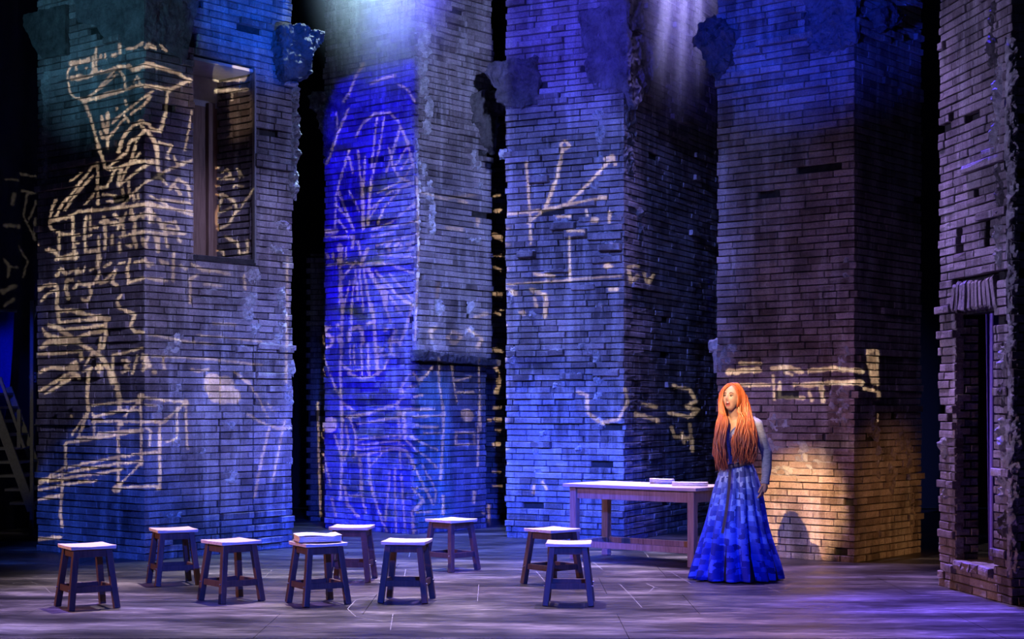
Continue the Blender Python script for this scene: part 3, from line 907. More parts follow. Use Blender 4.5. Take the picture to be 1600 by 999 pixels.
# ================================================================== stools
def make_stool():
    t = empty('stool')
    H, S = .47, .172
    n = 8                                             # dished square seat
    vs, fs = [], []
    for j in range(n + 1):
        for i in range(n + 1):
            x, y_ = -1 + 2 * i / n, -1 + 2 * j / n
            vs.append((x * S, y_ * S, H - .004 + .006 * (x * x) - .003 * (1 - y_ * y_)))
    nb = len(vs)
    vs += [(v[0] * .985, v[1] * .985, H - .026) for v in vs]
    for j in range(n):
        for i in range(n):
            k = j * (n + 1) + i
            fs.append((k, k + 1, k + n + 2, k + n + 1))
            fs.append((nb + k, nb + k + n + 1, nb + k + n + 2, nb + k + 1))
    rim = [i for i in range(n + 1)] + [j * (n + 1) + n for j in range(1, n + 1)] + [n * (n + 1) + i for i in range(n - 1, -1, -1)] + [j * (n + 1) for j in range(n - 1, 0, -1)]
    for a, b in zip(rim, rim[1:] + rim[:1]):
        fs.append((a, nb + a, nb + b, b))
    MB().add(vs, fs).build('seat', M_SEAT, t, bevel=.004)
    tp, ft = .122, .172
    for sx in (-1, 1):
        for sy in (-1, 1):
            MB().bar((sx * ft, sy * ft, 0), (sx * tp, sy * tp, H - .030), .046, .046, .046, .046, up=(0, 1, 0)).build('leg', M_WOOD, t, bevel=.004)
    ta = tp + .004
    for s in (-1, 1):
        MB().box(-ta, ta, s * ta - .010, s * ta + .010, H - .085, H - .033).build('apron_rail', M_WOOD, t, bevel=.003)
        MB().box(s * ta - .010, s * ta + .010, -ta, ta, H - .085, H - .033).build('apron_rail', M_WOOD, t, bevel=.003)
    f = .150 / (H - .03)
    q = ft + (tp - ft) * f
    for s in (-1, 1):
        MB().box(-q, q, s * q - .011, s * q + .011, .125, .172).build('stretcher', M_WOOD, t, bevel=.003)
        MB().box(s * q - .011, s * q + .011, -q, q, .125, .172).build('stretcher', M_WOOD, t, bevel=.003)
        for s2 in (-1, 1):
            MB().tube([(s * (q + .020), s2 * q, .148), (s * (q + .032), s2 * q, .148)], .006, 8).build('bolt', M_STEEL, t)
    return t

def copy_tree(o, parent=None):
    c = o.copy(); COL.objects.link(c); c.parent = parent
    for ch in o.children: copy_tree(ch, c)
    return c

STOOLS = [((136, 851), 32, 'stool standing nearest the left edge of the stage, front row'),
          ((271, 826), 25, 'stool close to the corner of the leftmost tower, set behind the front row'),
          ((361, 844), 39, 'stool between the leftmost tower and the stool with the book'),
          ((497, 847), 30, 'stool with a thick book lying on its seat'),
          ((550, 822), -5, 'stool partly hidden behind the stool with the book'),
          ((636, 844), -7, 'front stool just right of the stool with the book'),
          ((705, 811), 47, 'farthest stool, corner on, before the deep blue tower'),
          ((863, 826), 41, 'stool at the left end of the table, partly hidden by another stool'),
          ((889, 847), -4, 'front stool square on to the view near the table, nearest the singer')]
proto = make_stool()
SH = .47
for k, ((px, py), deg, lab) in enumerate(STOOLS):
    o = proto if k == 0 else copy_tree(proto)
    d = (CAM_Z - SH) * F_PX / (py - HZ)
    o.location = ((px - 800) / F_PX * d, d, 0)
    o.rotation_euler = (0, 0, math.radians(deg))
    tag(o, lab, 'stool', 'wooden stools about the stage')
    if k == 3: book_at = o.location.copy()

# ------------------------------------------------------------------ book on the stool
bk = tag(empty('book', (book_at.x - .005, book_at.y, SH + .0055), math.radians(18)), 'thick worn book of pale pages lying on a stool seat', 'book')
MB().box(-.17, .17, -.125, .125, 0, .006).build('back_cover', M_COVER, bk, bevel=.002)
n = 10
m = MB()
for k in range(9):
    z0 = .006 + k * .0042
    j = r_.uniform(-.004, .004)
    m.box(-.160 + j, .162 + j, -.118 + j, .120 + j * .5, z0, z0 + .0038)
m.build('page_block', M_PAPER, bk)
vs, fs = [], []
for i in range(n + 1):
    x = -.165 + .33 * i / n
    z = .046 + .006 * math.sin(i * .55) + (.008 if i > 8 else 0)
    vs += [(x, -.122, z), (x, .122, z + .003), (x, -.122, z + .004), (x, .122, z + .007)]
for i in range(n):
    b = 4 * i
    fs += [(b, b + 4, b + 5, b + 1), (b + 2, b + 3, b + 7, b + 6), (b, b + 2, b + 6, b + 4), (b + 1, b + 5, b + 7, b + 3)]
fs += [(0, 1, 3, 2), (4 * n, 4 * n + 2, 4 * n + 3, 4 * n + 1)]
MB().add(vs, fs).build('top_page', M_PAPER, bk)

# ================================================================== table
LFp, RFp = ground(898, 874), ground(1082, 887)
ux = (RFp - LFp); Ltab = ux.length; ux.normalize()
tb = tag(empty('table', LFp, math.atan2(ux.y, ux.x)), 'plain wooden work table beside the singer', 'table')
HT, DT, LEG = .745, .56, .072
ov = .085
for nm, x0, x1 in (('table_top_board', -ov, Ltab + ov),):
    for k in range(4):
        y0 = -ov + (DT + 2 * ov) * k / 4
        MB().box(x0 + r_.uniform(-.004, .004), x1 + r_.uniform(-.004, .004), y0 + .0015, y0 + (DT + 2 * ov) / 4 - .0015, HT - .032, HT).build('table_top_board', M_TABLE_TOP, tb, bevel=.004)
for x in (0, Ltab):
    for y_ in (0, DT):
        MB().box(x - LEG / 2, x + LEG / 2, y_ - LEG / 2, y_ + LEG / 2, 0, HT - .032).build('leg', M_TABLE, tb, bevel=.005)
for y_ in (0, DT):
    MB().box(LEG / 2, Ltab - LEG / 2, y_ - .012, y_ + .012, HT - .145, HT - .034).build('apron_rail', M_TABLE, tb, bevel=.003)
    MB().box(LEG / 2, Ltab - LEG / 2, y_ - .018, y_ + .018, .125, .185).build('stretcher', M_TABLE, tb, bevel=.003)
for x in (0, Ltab):
    MB().box(x - .012, x + .012, LEG / 2, DT - LEG / 2, HT - .145, HT - .034).build('apron_rail', M_TABLE, tb, bevel=.003)
    MB().box(x - .018, x + .018, LEG / 2, DT - LEG / 2, .125, .185).build('stretcher', M_TABLE, tb, bevel=.003)

def on_table(px, py):
    d = (CAM_Z - HT) * F_PX / (py - HZ)
    return Vector(((px - 800) / F_PX * d, d, HT))
def scroll(name, label, pa, pb, rad, seed):
    a, b = on_table(*pa), on_table(*pb)
    c = (a + b) / 2
    e = tag(empty(name, c, math.atan2((b - a).y, (b - a).x)), label, 'scroll', 'papers on the table')
    L = (b - a).length
    vs, fs = [], []
    turns, n = 2.4, 64
    for i in range(n + 1):
        th_ = 2 * math.pi * turns * i / n
        rr = rad * (.35 + .65 * i / n)
        for s in (-1, 1):
            vs.append((s * L / 2 * (1 + .02 * math.sin(th_ + seed)), rr * math.cos(th_), rad + rr * math.sin(th_)))
    for i in range(n):
        fs.append((2 * i, 2 * i + 1, 2 * i + 3, 2 * i + 2))
    o = MB().add(vs, fs).build('rolled_sheet', M_PAPER, e, smooth=True)
    o.modifiers.new('paper', 'SOLIDIFY').thickness = .0012
    vs, fs = [], []
    for i in range(5):                                # the loose tail that lies on the table
        yy = rad * .2 - i * .014
        for s in (-1, 1):
            vs.append((s * L / 2, yy, .0015 + .0025 * math.sin(i * .9 + seed) ** 2))
    for i in range(4):
        fs.append((2 * i, 2 * i + 1, 2 * i + 3, 2 * i + 2))
    o = MB().add(vs, fs).build('loose_tail', M_PAPER, e, smooth=True)
    o.modifiers.new('paper', 'SOLIDIFY').thickness = .0012
    return e
scroll('parchment_scroll', 'short rolled paper on the table, left of the longer roll', (1016, 756), (1052, 757), .027, 1)
scroll('parchment_scroll', 'longer rolled paper on the table next to the singer', (1050, 760), (1106, 760.5), .022, 2)

# ================================================================== the singer
def skin_material():
    m, nt, b = new_mat('skin', 0.5, 0.35)
    n1 = noise_tex(nt, pos(nt), 25, 3)
    nt.links.new(ramp(nt, n1, [(0.3, (0.22, 0.135, 0.10)), (0.7, (0.28, 0.18, 0.14))]), b.inputs['Base Color'])
    b.inputs['Subsurface Weight'].default_value = 0.1
    b.inputs['Subsurface Radius'].default_value = (0.01, 0.004, 0.002)
    return m
M_SKIN = skin_material()

def dress_material():
    """grey-blue cloth above, royal blue squares below"""
    m, nt, b = new_mat('dress_cloth', 0.75, 0.2)
    tc = node(nt, 'ShaderNodeTexCoord')
    sep = node(nt, 'ShaderNodeSeparateXYZ')
    nt.links.new(tc.outputs['Object'], sep.inputs[0])
    grad = ramp(nt, sep.outputs['Z'], [(0.0, (0.018, 0.035, 0.46)), (0.45, (0.022, 0.05, 0.58)), (0.75, (0.06, 0.10, 0.46)), (1.0, (0.16, 0.19, 0.36))])
    uv = node(nt, 'ShaderNodeUVMap', uv_map='UVMap')
    vo = node(nt, 'ShaderNodeTexVoronoi', distance='CHEBYCHEV')
    vo.inputs['Scale'].default_value = 21.0
    vo.inputs['Randomness'].default_value = 0.6
    nt.links.new(uv.outputs['UV'], vo.inputs['Vector'])
    s2 = node(nt, 'ShaderNodeSeparateColor')
    nt.links.new(vo.outputs['Color'], s2.inputs[0])
    sq = ramp(nt, s2.outputs['Red'], [(0.0, (0.35, 0.35, 0.45)), (0.5, (0.8, 0.8, 0.9)), (0.68, (1.3, 1.4, 1.2)), (0.76, (2.2, 2.2, 1.4)), (1.0, (3.2, 3.0, 1.5))])
    c = mix(nt, 1.0, grad, sq, 'MULTIPLY')
    # shade of deep folds painted into the skirt colour as dark wedges
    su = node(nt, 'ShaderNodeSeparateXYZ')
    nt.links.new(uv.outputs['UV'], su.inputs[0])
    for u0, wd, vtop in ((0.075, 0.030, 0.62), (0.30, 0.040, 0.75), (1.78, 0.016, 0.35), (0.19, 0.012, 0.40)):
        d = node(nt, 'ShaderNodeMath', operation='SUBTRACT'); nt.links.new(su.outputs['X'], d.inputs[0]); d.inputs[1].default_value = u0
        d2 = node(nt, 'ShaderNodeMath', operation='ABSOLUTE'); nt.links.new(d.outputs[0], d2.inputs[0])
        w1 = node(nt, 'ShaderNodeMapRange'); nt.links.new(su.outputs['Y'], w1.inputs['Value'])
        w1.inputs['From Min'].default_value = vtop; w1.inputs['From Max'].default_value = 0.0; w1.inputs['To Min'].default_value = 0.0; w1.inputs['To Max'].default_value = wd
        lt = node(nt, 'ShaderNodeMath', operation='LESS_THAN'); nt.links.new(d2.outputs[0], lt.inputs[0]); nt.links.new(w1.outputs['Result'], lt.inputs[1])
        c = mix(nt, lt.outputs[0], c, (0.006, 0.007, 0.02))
    weave = noise_tex(nt, pos(nt, (60, 60, 60), obj=True), 4, 3)
    c = mix(nt, 1.0, c, ramp(nt, weave, [(0.3, (0.8, 0.8, 0.8)), (0.7, (1.1, 1.1, 1.1))]), 'MULTIPLY')
    nt.links.new(c, b.inputs['Base Color'])
    bump(nt, b, weave, 0.2, 0.003)
    return m
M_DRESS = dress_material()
def bodice_material():
    m, nt, b = new_mat('bodice_cloth', 0.8, 0.2)
    n1 = noise_tex(nt, pos(nt, (1, 1, 3), obj=True), 30, 5)
    nt.links.new(ramp(nt, n1, [(0.3, (0.11, 0.13, 0.22)), (0.7, (0.22, 0.25, 0.38))]), b.inputs['Base Color'])
    bump(nt, b, n1, 0.4, 0.006)
    return m
M_BODICE = bodice_material()
def hair_material():
    m, nt, b = new_mat('auburn_hair', 0.42, 0.45)
    n1 = noise_tex(nt, pos(nt, (60, 60, 3), obj=True), 2.0, 4)
    nt.links.new(ramp(nt, n1, [(0.30, (0.07, 0.013, 0.004)), (0.48, (0.24, 0.052, 0.015)), (0.68, (0.44, 0.13, 0.043))]), b.inputs['Base Color'])
    return m
M_HAIR = hair_material()
M_LIP = plain('lips', (0.26, 0.04, 0.04), 0.4)
M_MOUTH = plain('mouth_inside', (0.05, 0.008, 0.008), 0.7)
M_TEETH = plain('teeth', (0.45, 0.43, 0.40), 0.3)
M_EYE = plain('eye_white', (0.38, 0.37, 0.36), 0.25)
M_IRIS = plain('iris', (0.03, 0.025, 0.02), 0.2)
M_BROW = plain('brow', (0.07, 0.022, 0.010), 0.8)
M_BELT = plain('belt_leather', (0.055, 0.040, 0.045), 0.55)
M_LACE = plain('dark_lacing', (0.05, 0.07, 0.22), 0.6)
M_SHOE = plain('pale_shoe', (0.62, 0.58, 0.56), 0.5)

YAW = math.radians(-35)
SP = ground(1152, 905)
sg = tag(empty('person', SP, YAW), 'singer in a long blue dress with long red hair, mouth open, standing at the table', 'person')
cY, sY = math.cos(-YAW), math.sin(-YAW)
def view(vx, dep, z):
    """offsets across and away from the viewer, turned into the singer's own frame"""
    return Vector((vx * cY - dep * sY, vx * sY + dep * cY, z))

HEAD = Vector((0, -.095, 1.575))
PITCH_H = Matrix.Rotation(math.radians(-9), 3, 'X')
def hp(x, y_, z): return HEAD + PITCH_H @ Vector((x, y_, z))

def head_point(th, ph):
    """th from the crown down, ph round from the face"""
    z = math.cos(th); s = math.sin(th)
    x, y_ = s * math.sin(ph), -s * math.cos(ph)
    X, Y, Z = x * .074, y_ * .092, z * .120
    if z < 0:
        k = -z
        X *= 1 - .30 * k ** 1.4
        Y = Y * (1 - .10 * k) - .012 * k if y_ < 0 else Y * (1 - .35 * k)
    front = max(0.0, -y_)
    g = lambda cx, cz, wx, wz: math.exp(-((X - cx) / wx) ** 2 - ((Z - cz) / wz) ** 2) * (1 if y_ < 0 else 0)
    d = 0.0
    d -= .020 * g(0, -.024, .010, .013) + .013 * g(0, -.008, .008, .022)          # nose
    d += .009 * (g(.031, .006, .015, .010) + g(-.031, .006, .015, .010))            # eye sockets
    d -= .004 * (g(.031, .026, .024, .008) + g(-.031, .026, .024, .008))            # brow ridge
    d -= .005 * (g(.044, -.024, .018, .018) + g(-.044, -.024, .018, .018))          # cheeks
    d += .020 * g(0, -.064, .017, .013)                                             # open mouth
    d -= .006 * g(0, -.100, .016, .012)                                             # chin
    return hp(X, Y + d, Z)

body = MB()
nT, nP = 44, 64
vs, fs = [hp(0, 0, .120)], []
for i in range(1, nT):
    for j in range(nP): vs.append(head_point(math.pi * i / nT, 2 * math.pi * j / nP))
vs.append(hp(0, -.012, -.120))
for j in range(nP):
    j2 = (j + 1) % nP
    fs.append((0, 1 + j, 1 + j2))
    for i in range(nT - 2):
        a = 1 + i * nP
        fs.append((a + j, a + nP + j, a + nP + j2, a + j2))
    a = 1 + (nT - 2) * nP
    fs.append((a + j, len(vs) - 1, a + j2))
body.add(vs, fs)
for s in (-1, 1):                                                                    # ears
    body.tube([hp(s * .070, .012, .018), hp(s * .080, .020, .010), hp(s * .080, .018, -.012), hp(s * .070, .010, -.028)], [.006, .010, .010, .006], 8)
body.tube([(0, -.018, 1.37), (0, -.045, 1.43), hp(0, .018, -.075), hp(0, .012, -.03)], [.062, .050, .047, .045], 16)

RINGS = [(.88, .120, .092, 0), (.96, .115, .088, 0), (1.06, .106, .082, 0), (1.15, .122, .096, -.006), (1.24, .138, .112, -.014), (1.31, .148, .108, -.014), (1.36, .158, .085, -.008), (1.395, .125, .066, -.008), (1.425, .060, .050, -.016)]
def ring_at(z, grow=0.0):
    for (z0, a0, b0, c0), (z1, a1, b1, c1) in zip(RINGS, RINGS[1:]):
        if z0 <= z <= z1:
            f = (z - z0) / (z1 - z0)
            return a0 + (a1 - a0) * f + grow, b0 + (b1 - b0) * f + grow, c0 + (c1 - c0) * f
    r0 = RINGS[0] if z < RINGS[0][0] else RINGS[-1]
    return r0[1] + grow, r0[2] + grow, r0[3]
vs, fs = [], []
NR = 36
for z, a, b, c in RINGS:
    for j in range(NR):
        p = 2 * math.pi * j / NR
        vs.append((a * math.sin(p), c - b * math.cos(p), z))
for i in range(len(RINGS) - 1):
    for j in range(NR):
        j2 = (j + 1) % NR
        fs.append((i * NR + j, i * NR + j2, (i + 1) * NR + j2, (i + 1) * NR + j))
fs.append(tuple(range(NR))); fs.append(tuple((len(RINGS) - 1) * NR + j for j in range(NR)))
body.add(vs, fs)
ARM_L = [(.130, .0, 1.375), (.172, .015, 1.345), (.208, .040, 1.22), (.250, .065, 1.095), (.256, .050, .96), (.252, .028, .845)]
ARM_R = [(-.105, .0, 1.375), (-.140, .015, 1.345), (-.150, .070, 1.22), (-.150, .120, 1.095), (-.140, .130, .96), (-.130, .120, .845)]
RAD = [.040, .048, .042, .036, .032, .024]
def hand(arm, s):
    w = Vector(arm[-1]); d = (w - Vector(arm[-2])).normalized()
    side = Vector((0, -1, 0)); side = (side - d * side.dot(d)).normalized()          # thumb side faces forward
    out = d.cross(side).normalized()
    if out.x * s < 0: out = -out
    inn = -out
    body.tube([w, w + d * .025, w + d * .055 + inn * .004, w + d * .085 + inn * .008], [.022, .027, .031, .024], 12)
    for k, (off, ln, r0) in enumerate(((.028, .070, .0088), (.010, .080, .0092), (-.009, .074, .0088), (-.026, .058, .0078))):
        b = w + d * (.080 - .004 * k) + side * off + inn * .008
        k1 = b + d * ln * .42 + inn * .010
        k2 = k1 + d * ln * .32 + inn * (.014 + .003 * k)
        k3 = k2 + d * ln * .22 + inn * (.016 + .003 * k)
        body.tube([b - d * .02, b, k1, k2, k3], [r0, r0 * 1.05, r0, r0 * .92, r0 * .75], 10)
    b = w + d * .030 + side * .022 + inn * .006
    body.tube([b, b + side * .018 + d * .022 + inn * .008, b + side * .024 + d * .048 + inn * .016, b + side * .022 + d * .068 + inn * .022], [.012, .0115, .0098, .008], 10)
for arm, s in ((ARM_L, 1), (ARM_R, -1)):
    body.tube(arm, RAD, 14); hand(arm, s)
for s in (-1, 1):
    hx = s * .068
    body.tube([(hx, 0, .92), (hx * 1.05, -.005, .70), (hx, -.005, .48), (hx, .010, .28), (hx, .012, .09)], [.062, .060, .052, .046, .034], 14)
    body.tube([(hx, .045, .040), (hx, .0, .050), (hx * 1.1, -.08, .034), (hx * 1.15, -.15, .022)], [.030, .038, .034, .020], 10)
bo = body.build('body', M_SKIN, sg, smooth=True)
rm = bo.modifiers.new('one_surface', 'REMESH'); rm.mode = 'VOXEL'; rm.voxel_size = .0042; rm.use_smooth_shade = True
sm = bo.modifiers.new('soften', 'SMOOTH'); sm.iterations = 2; sm.factor = .4

# face
def ball(name, c, r, mat, parent, scale=(1, 1, 1), rot=None):
    bm = bmesh.new(); bmesh.ops.create_uvsphere(bm, u_segments=18, v_segments=12, radius=r)
    me = bpy.data.meshes.new(name); bm.to_mesh(me); bm.free()
    me.polygons.foreach_set('use_smooth', [True] * len(me.polygons))
    return link(name, me, mat, parent, c, rot or (math.radians(-9), 0, 0), scale)
for s in (-1, 1):
    e = ball('eye', hp(s * .031, -.0705, .006), .0125, M_EYE, sg, (1.15, 1, .80))
    ball('iris', (-.002, -.0085, 0), .0080, M_IRIS, e, rot=(0, 0, 0))
    MB().tube([hp(s * .014, -.089, .027), hp(s * .030, -.090, .034), hp(s * .050, -.078, .027)], [.0036, .0044, .003], 6).build('eyebrow', M_BROW, sg, smooth=True)
    MB().tube([hp(s * .016, -.083, .010), hp(s * .031, -.087, .0165), hp(s * .047, -.078, .009)], .0036, 6).build('eyelash', M_BROW, sg, smooth=True)
mo = ball('mouth', hp(0, -.071, -.063), .0165, M_MOUTH, sg, (1.0, .62, .95))
lip = []
for k in range(25):
    a = 2 * math.pi * k / 24
    lip.append(hp(.0190 * math.cos(a), -.0810 + .006 * math.cos(a) ** 2, -.063 + .0165 * math.sin(a)))
MB().tube(lip, .0030, 8, cap=False).build('lips', M_LIP, sg, smooth=True)
MB().tube([hp(-.012, -.0785, -.0515), hp(0, -.0825, -.0505), hp(.012, -.0785, -.0515)], [.003, .0042, .003], 8).build('teeth', M_TEETH, sg, smooth=True)
for s in (-1, 1):
    MB().tube([(s * .098, -.155, .012), (s * .098, -.11, .030), (s * .09, -.04, .045)], [.020, .036, .036], 12).build('shoe', M_SHOE, sg, smooth=True)

# bodice with a V neckline
vs, fs = [], []
NA, NZ = 56, 18
for i in range(NZ + 1):
    for j in range(NA):
        p = 2 * math.pi * j / NA
        q = min(p, 2 * math.pi - p)
        zt = 1.418 if q > 1.0 else 1.265 + .153 * (q / 1.0) ** .8
        z = .985 + (zt - .985) * i / NZ
        a, b, c = ring_at(z, .010)
        wr = .003 * math.sin(z * 90 + p * 3) * (1 if z < 1.2 else .4)
        vs.append(((a + wr) * math.sin(p), c - (b + wr) * math.cos(p), z))
for i in range(NZ):
    for j in range(NA):
        j2 = (j + 1) % NA
        fs.append((i * NA + j, i * NA + j2, (i + 1) * NA + j2, (i + 1) * NA + j))
bd = MB().add(vs, fs).build('bodice', M_BODICE, sg, smooth=True)
bd.modifiers.new('cloth', 'SOLIDIFY').thickness = .004
trim = [vs[NZ * NA + j] for j in list(range(NA - 10, NA)) + list(range(0, 11))]
MB().tube([Vector(p) + Vector((0, -.003, 0)) for p in trim], .0055, 6).build('neckline_trim', M_LACE, bd, smooth=True)
for k in range(9):
    z = 1.255 - k * .021
    a, b, c = ring_at(z, .016)
    m = MB()
    m.bar((-.016, c - b, z), (.016, c - b, z - .017), .007, .005)
    m.bar((.016, c - b, z), (-.016, c - b, z - .017), .007, .005)
    m.build('lacing', M_LACE, bd)
for arm in (ARM_L, ARM_R):                                                           # sleeves with creases
    P = []
    A = [Vector(p) for p in arm]
    for (p, q) in zip(A, A[1:]):
        for i in range(8): P.append(p.lerp(q, i / 8))
    P.append(A[-1])
    n = len(P)
    R = []
    for i in range(n):
        f = i / (n - 1) * (len(RAD) - 1); k = min(int(f), len(RAD) - 2)
        r0 = RAD[k] + (RAD[k + 1] - RAD[k]) * (f - k)
        R.append(r0 + .010 + .0014 * math.sin(i * 1.7) + .0012 * math.sin(i * .8 + 1))
    o = MB().tube(P, R, 16).build('sleeve', M_BODICE, sg, smooth=True)
    w = A[-1]; d = (A[-1] - A[-2]).normalized()
    MB().tube([w - d * .035, w - d * .015, w + d * .012], [.037, .037, .039], 16).build('cuff', M_LACE if False else M_BODICE, o, smooth=True)

# skirt: deep folds that widen to the hem
NS, NH = 180, 48
prof = [(1.0, .126, .100), (.95, .150, .118), (.86, .176, .145), (.75, .207, .175), (.50, .262, .232), (.25, .322, .290), (.08, .372, .335), (.012, .388, .350)]
r_s = random.Random(8)
folds = []
a = 0
while a < 2 * math.pi - .25:
    wdt = r_s.uniform(.34, .62)
    folds.append((a, wdt, r_s.uniform(.7, 1.25))); a += wdt
tot = a
def fold(p):
    q = p / (2 * math.pi) * tot
    for s0, wdt, amp in folds:
        if s0 <= q < s0 + wdt:
            u = (q - s0) / wdt
            return amp * (math.sin(math.pi * u) ** .7 - .62)
    return 0
vs, fs, uvs = [], [], []
for i in range(NH + 1):
    t = i / NH
    z = 1.0 + (.012 - 1.0) * t
    for (z0, a0, b0), (z1, a1, b1) in zip(prof, prof[1:]):
        if z1 <= z <= z0 + 1e-9:
            f = (z0 - z) / (z0 - z1); A, B = a0 + (a1 - a0) * f, b0 + (b1 - b0) * f
            break
    for j in range(NS):
        p = 2 * math.pi * j / NS
        amp = (.006 + .085 * t ** 1.2) * fold((p + .12 * math.sin(3 * t)) % (2 * math.pi))
        sway = .012 * noise.noise(Vector((math.sin(p) * 2, math.cos(p) * 2, z * 3)))
        # outline given across and along the line of sight
        q = view((A + amp + sway) * math.sin(p) - .010 * t, -(B + amp + sway) * math.cos(p) - .01, z + (.010 * math.sin(p * 5) * t * t if t < 1 else 0))
        vs.append(q); uvs.append((j / NS * 1.9, z))
for i in range(NH):
    for j in range(NS):
        j2 = (j + 1) % NS
        fs.append((i * NS + j, (i + 1) * NS + j, (i + 1) * NS + j2, i * NS + j2))
me = bpy.data.meshes.new('skirt')
me.from_pydata([tuple(v) for v in vs], [], fs)
uvl = me.uv_layers.new(name='UVMap')
for poly in me.polygons:
    for li in poly.loop_indices:
        vi = me.loops[li].vertex_index
        u, v = uvs[vi]
        if poly.index % NS == NS - 1 and vi % NS == 0: u += 1.9
        uvl.data[li].uv = (u, v)
me.polygons.foreach_set('use_smooth', [True] * len(me.polygons))
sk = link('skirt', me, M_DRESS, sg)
sk.modifiers.new('cloth', 'SOLIDIFY').thickness = .004

# belt and its hanging end
belt = []
for k in range(41):
    p = 2 * math.pi * k / 40
    belt.append(view(.146 * math.sin(p) - .0, -.124 * math.cos(p) - .01, 1.000 + .032 * math.sin(p)))
m = MB(); vs, fs = [], []
for q in belt:
    vs += [q + Vector((0, 0, -.019)), q + Vector((0, 0, .019))]
for k in range(40): fs.append((2 * k, 2 * k + 2, 2 * k + 3, 2 * k + 1))
bl = m.add(vs, fs).build('belt', M_BELT, sg, smooth=True)
bl.modifiers.new('leather', 'SOLIDIFY').thickness = .006
ball('belt_knot', view(-.075, -.128, .985), .024, M_BELT, bl, (1.2, .7, .9), rot=(0, 0, 0))
tail = [view(-.075, -.125, .985), view(-.085, -.150, .92), view(-.095, -.185, .82), view(-.115, -.222, .68), view(-.138, -.250, .55), view(-.165, -.270, .42)]
m = MB()
for p, q in zip(tail, tail[1:]): m.bar(p, q, .024, .006, up=view(0, -1, 0))
m.build('belt_end', M_BELT, bl)

# hair: a cap and long locks
vs, fs = [], []
nT2, nP2 = 26, 48
for i in range(nT2 + 1):
    th = .02 + 2.25 * i / nT2
    for j in range(nP2):
        ph = 2 * math.pi * j / nP2
        q = min(ph, 2 * math.pi - ph)                   # angle from the face
        thm = 2.25 if q > 1.15 else .62 + 1.0 * max(0, (q - .35) / .8) ** 1.3
        t2 = min(th, thm)
        z = math.cos(t2); s = math.sin(t2)
        rr = 1.0 + .015 * noise.noise(Vector((ph * 8, t2 * 2, 0)))
        vs.append(hp(s * math.sin(ph) * .087 * rr, -s * math.cos(ph) * .104 * rr + .004, z * .134 * rr))
for i in range(nT2):
    for j in range(nP2):
        j2 = (j + 1) % nP2
        fs.append((i * nP2 + j, (i + 1) * nP2 + j, (i + 1) * nP2 + j2, i * nP2 + j2))
hc = MB().add(vs, fs).build('hair', M_HAIR, sg, smooth=True)
hc.modifiers.new('hair', 'SOLIDIFY').thickness = .006

def bez(P, t):
    P = list(P)
    while len(P) > 1: P = [a.lerp(b, t) for a, b in zip(P, P[1:])]
    return P[0]
def catmull(P, n):
    out = []
    Q = [P[0]] + P + [P[-1]]
    for i in range(1, len(Q) - 2):
        p0, p1, p2, p3 = Q[i - 1], Q[i], Q[i + 1], Q[i + 2]
        for k in range(n):
            t = k / n
            out.append(.5 * ((2 * p1) + (p2 - p0) * t + (2 * p0 - 5 * p1 + 4 * p2 - p3) * t * t + (3 * p1 - p0 - 3 * p2 + p3) * t ** 3))
    out.append(P[-1])
    return out
rh = random.Random(21)
def lock_mass(n, keys, name):
    """keys: (z, vx range, depth range); locks run through the same place in every range"""
    m = MB()
    for k in range(n):
        f, g = rh.random(), rh.random()
        P = []
        ez = rh.uniform(-.05, .05)
        for idx, (z, x0, x1, d0, d1) in enumerate(keys):
            w = 0 if idx < 2 else .008 * idx / 2
            P.append(view(x0 + (x1 - x0) * f + rh.uniform(-w, w), d0 + (d1 - d0) * g + rh.uniform(-w, w), z + (ez if idx == len(keys) - 1 else 0)))
        C = catmull(P, 6)
        wv = rh.uniform(0, 6)
        C = [c + Vector((math.sin(i * .55 + wv) * .0035, math.cos(i * .5 + wv) * .003, 0)) * min(1, i / 10) for i, c in enumerate(C)]
        nC = len(C)
        r0 = rh.uniform(.0030, .0068)
        m.tube(C, [r0 * (.6 + .6 * math.sin(math.pi * min(1, i / nC * 1.1) * .5 + .3)) * (1 if i < nC * .8 else max(.12, (nC - i) / (nC * .2))) for i in range(nC)], 5)
    return m.build(name, M_HAIR, hc, smooth=True)
hd = .82 * HEAD.y                                       # depth of the head centre
hx = .57 * HEAD.y
lock_mass(140, [(1.700, hx - .035, hx + .01, hd - .03, hd + .05), (1.655, hx - .080, hx - .062, hd - .04, hd + .06), (1.57, -.156, -.142, hd - .03, hd + .07), (1.46, -.160, -.128, hd - .05, hd + .05), (1.38, -.176, -.108, -.17, -.08), (1.20, -.203, -.126, -.19, -.10), (1.08, -.205, -.118, -.19, -.10), (.985, -.190, -.112, -.185, -.11)], 'hair_lock')
lock_mass(240, [(1.705, hx - .01, hx + .04, hd - .04, hd + .05), (1.66, hx + .045, hx + .080, hd - .05, hd + .06), (1.57, -.004, .070, hd - .04, hd + .07), (1.46, -.006, .092, hd - .06, hd + .05), (1.38, -.002, .108, -.17, -.08), (1.22, -.050, .136, -.20, -.13), (1.12, -.054, .138, -.20, -.13), (1.045, -.050, .120, -.19, -.13)], 'hair_lock')
lock_mass(60, [(1.70, hx - .03, hx + .03, hd + .05, hd + .09), (1.62, hx - .07, hx + .07, hd + .09, hd + .115), (1.45, -.13, .07, hd + .09, .06), (1.25, -.13, .11, .10, .135), (1.06, -.12, .12, .11, .14)], 'hair_lock')

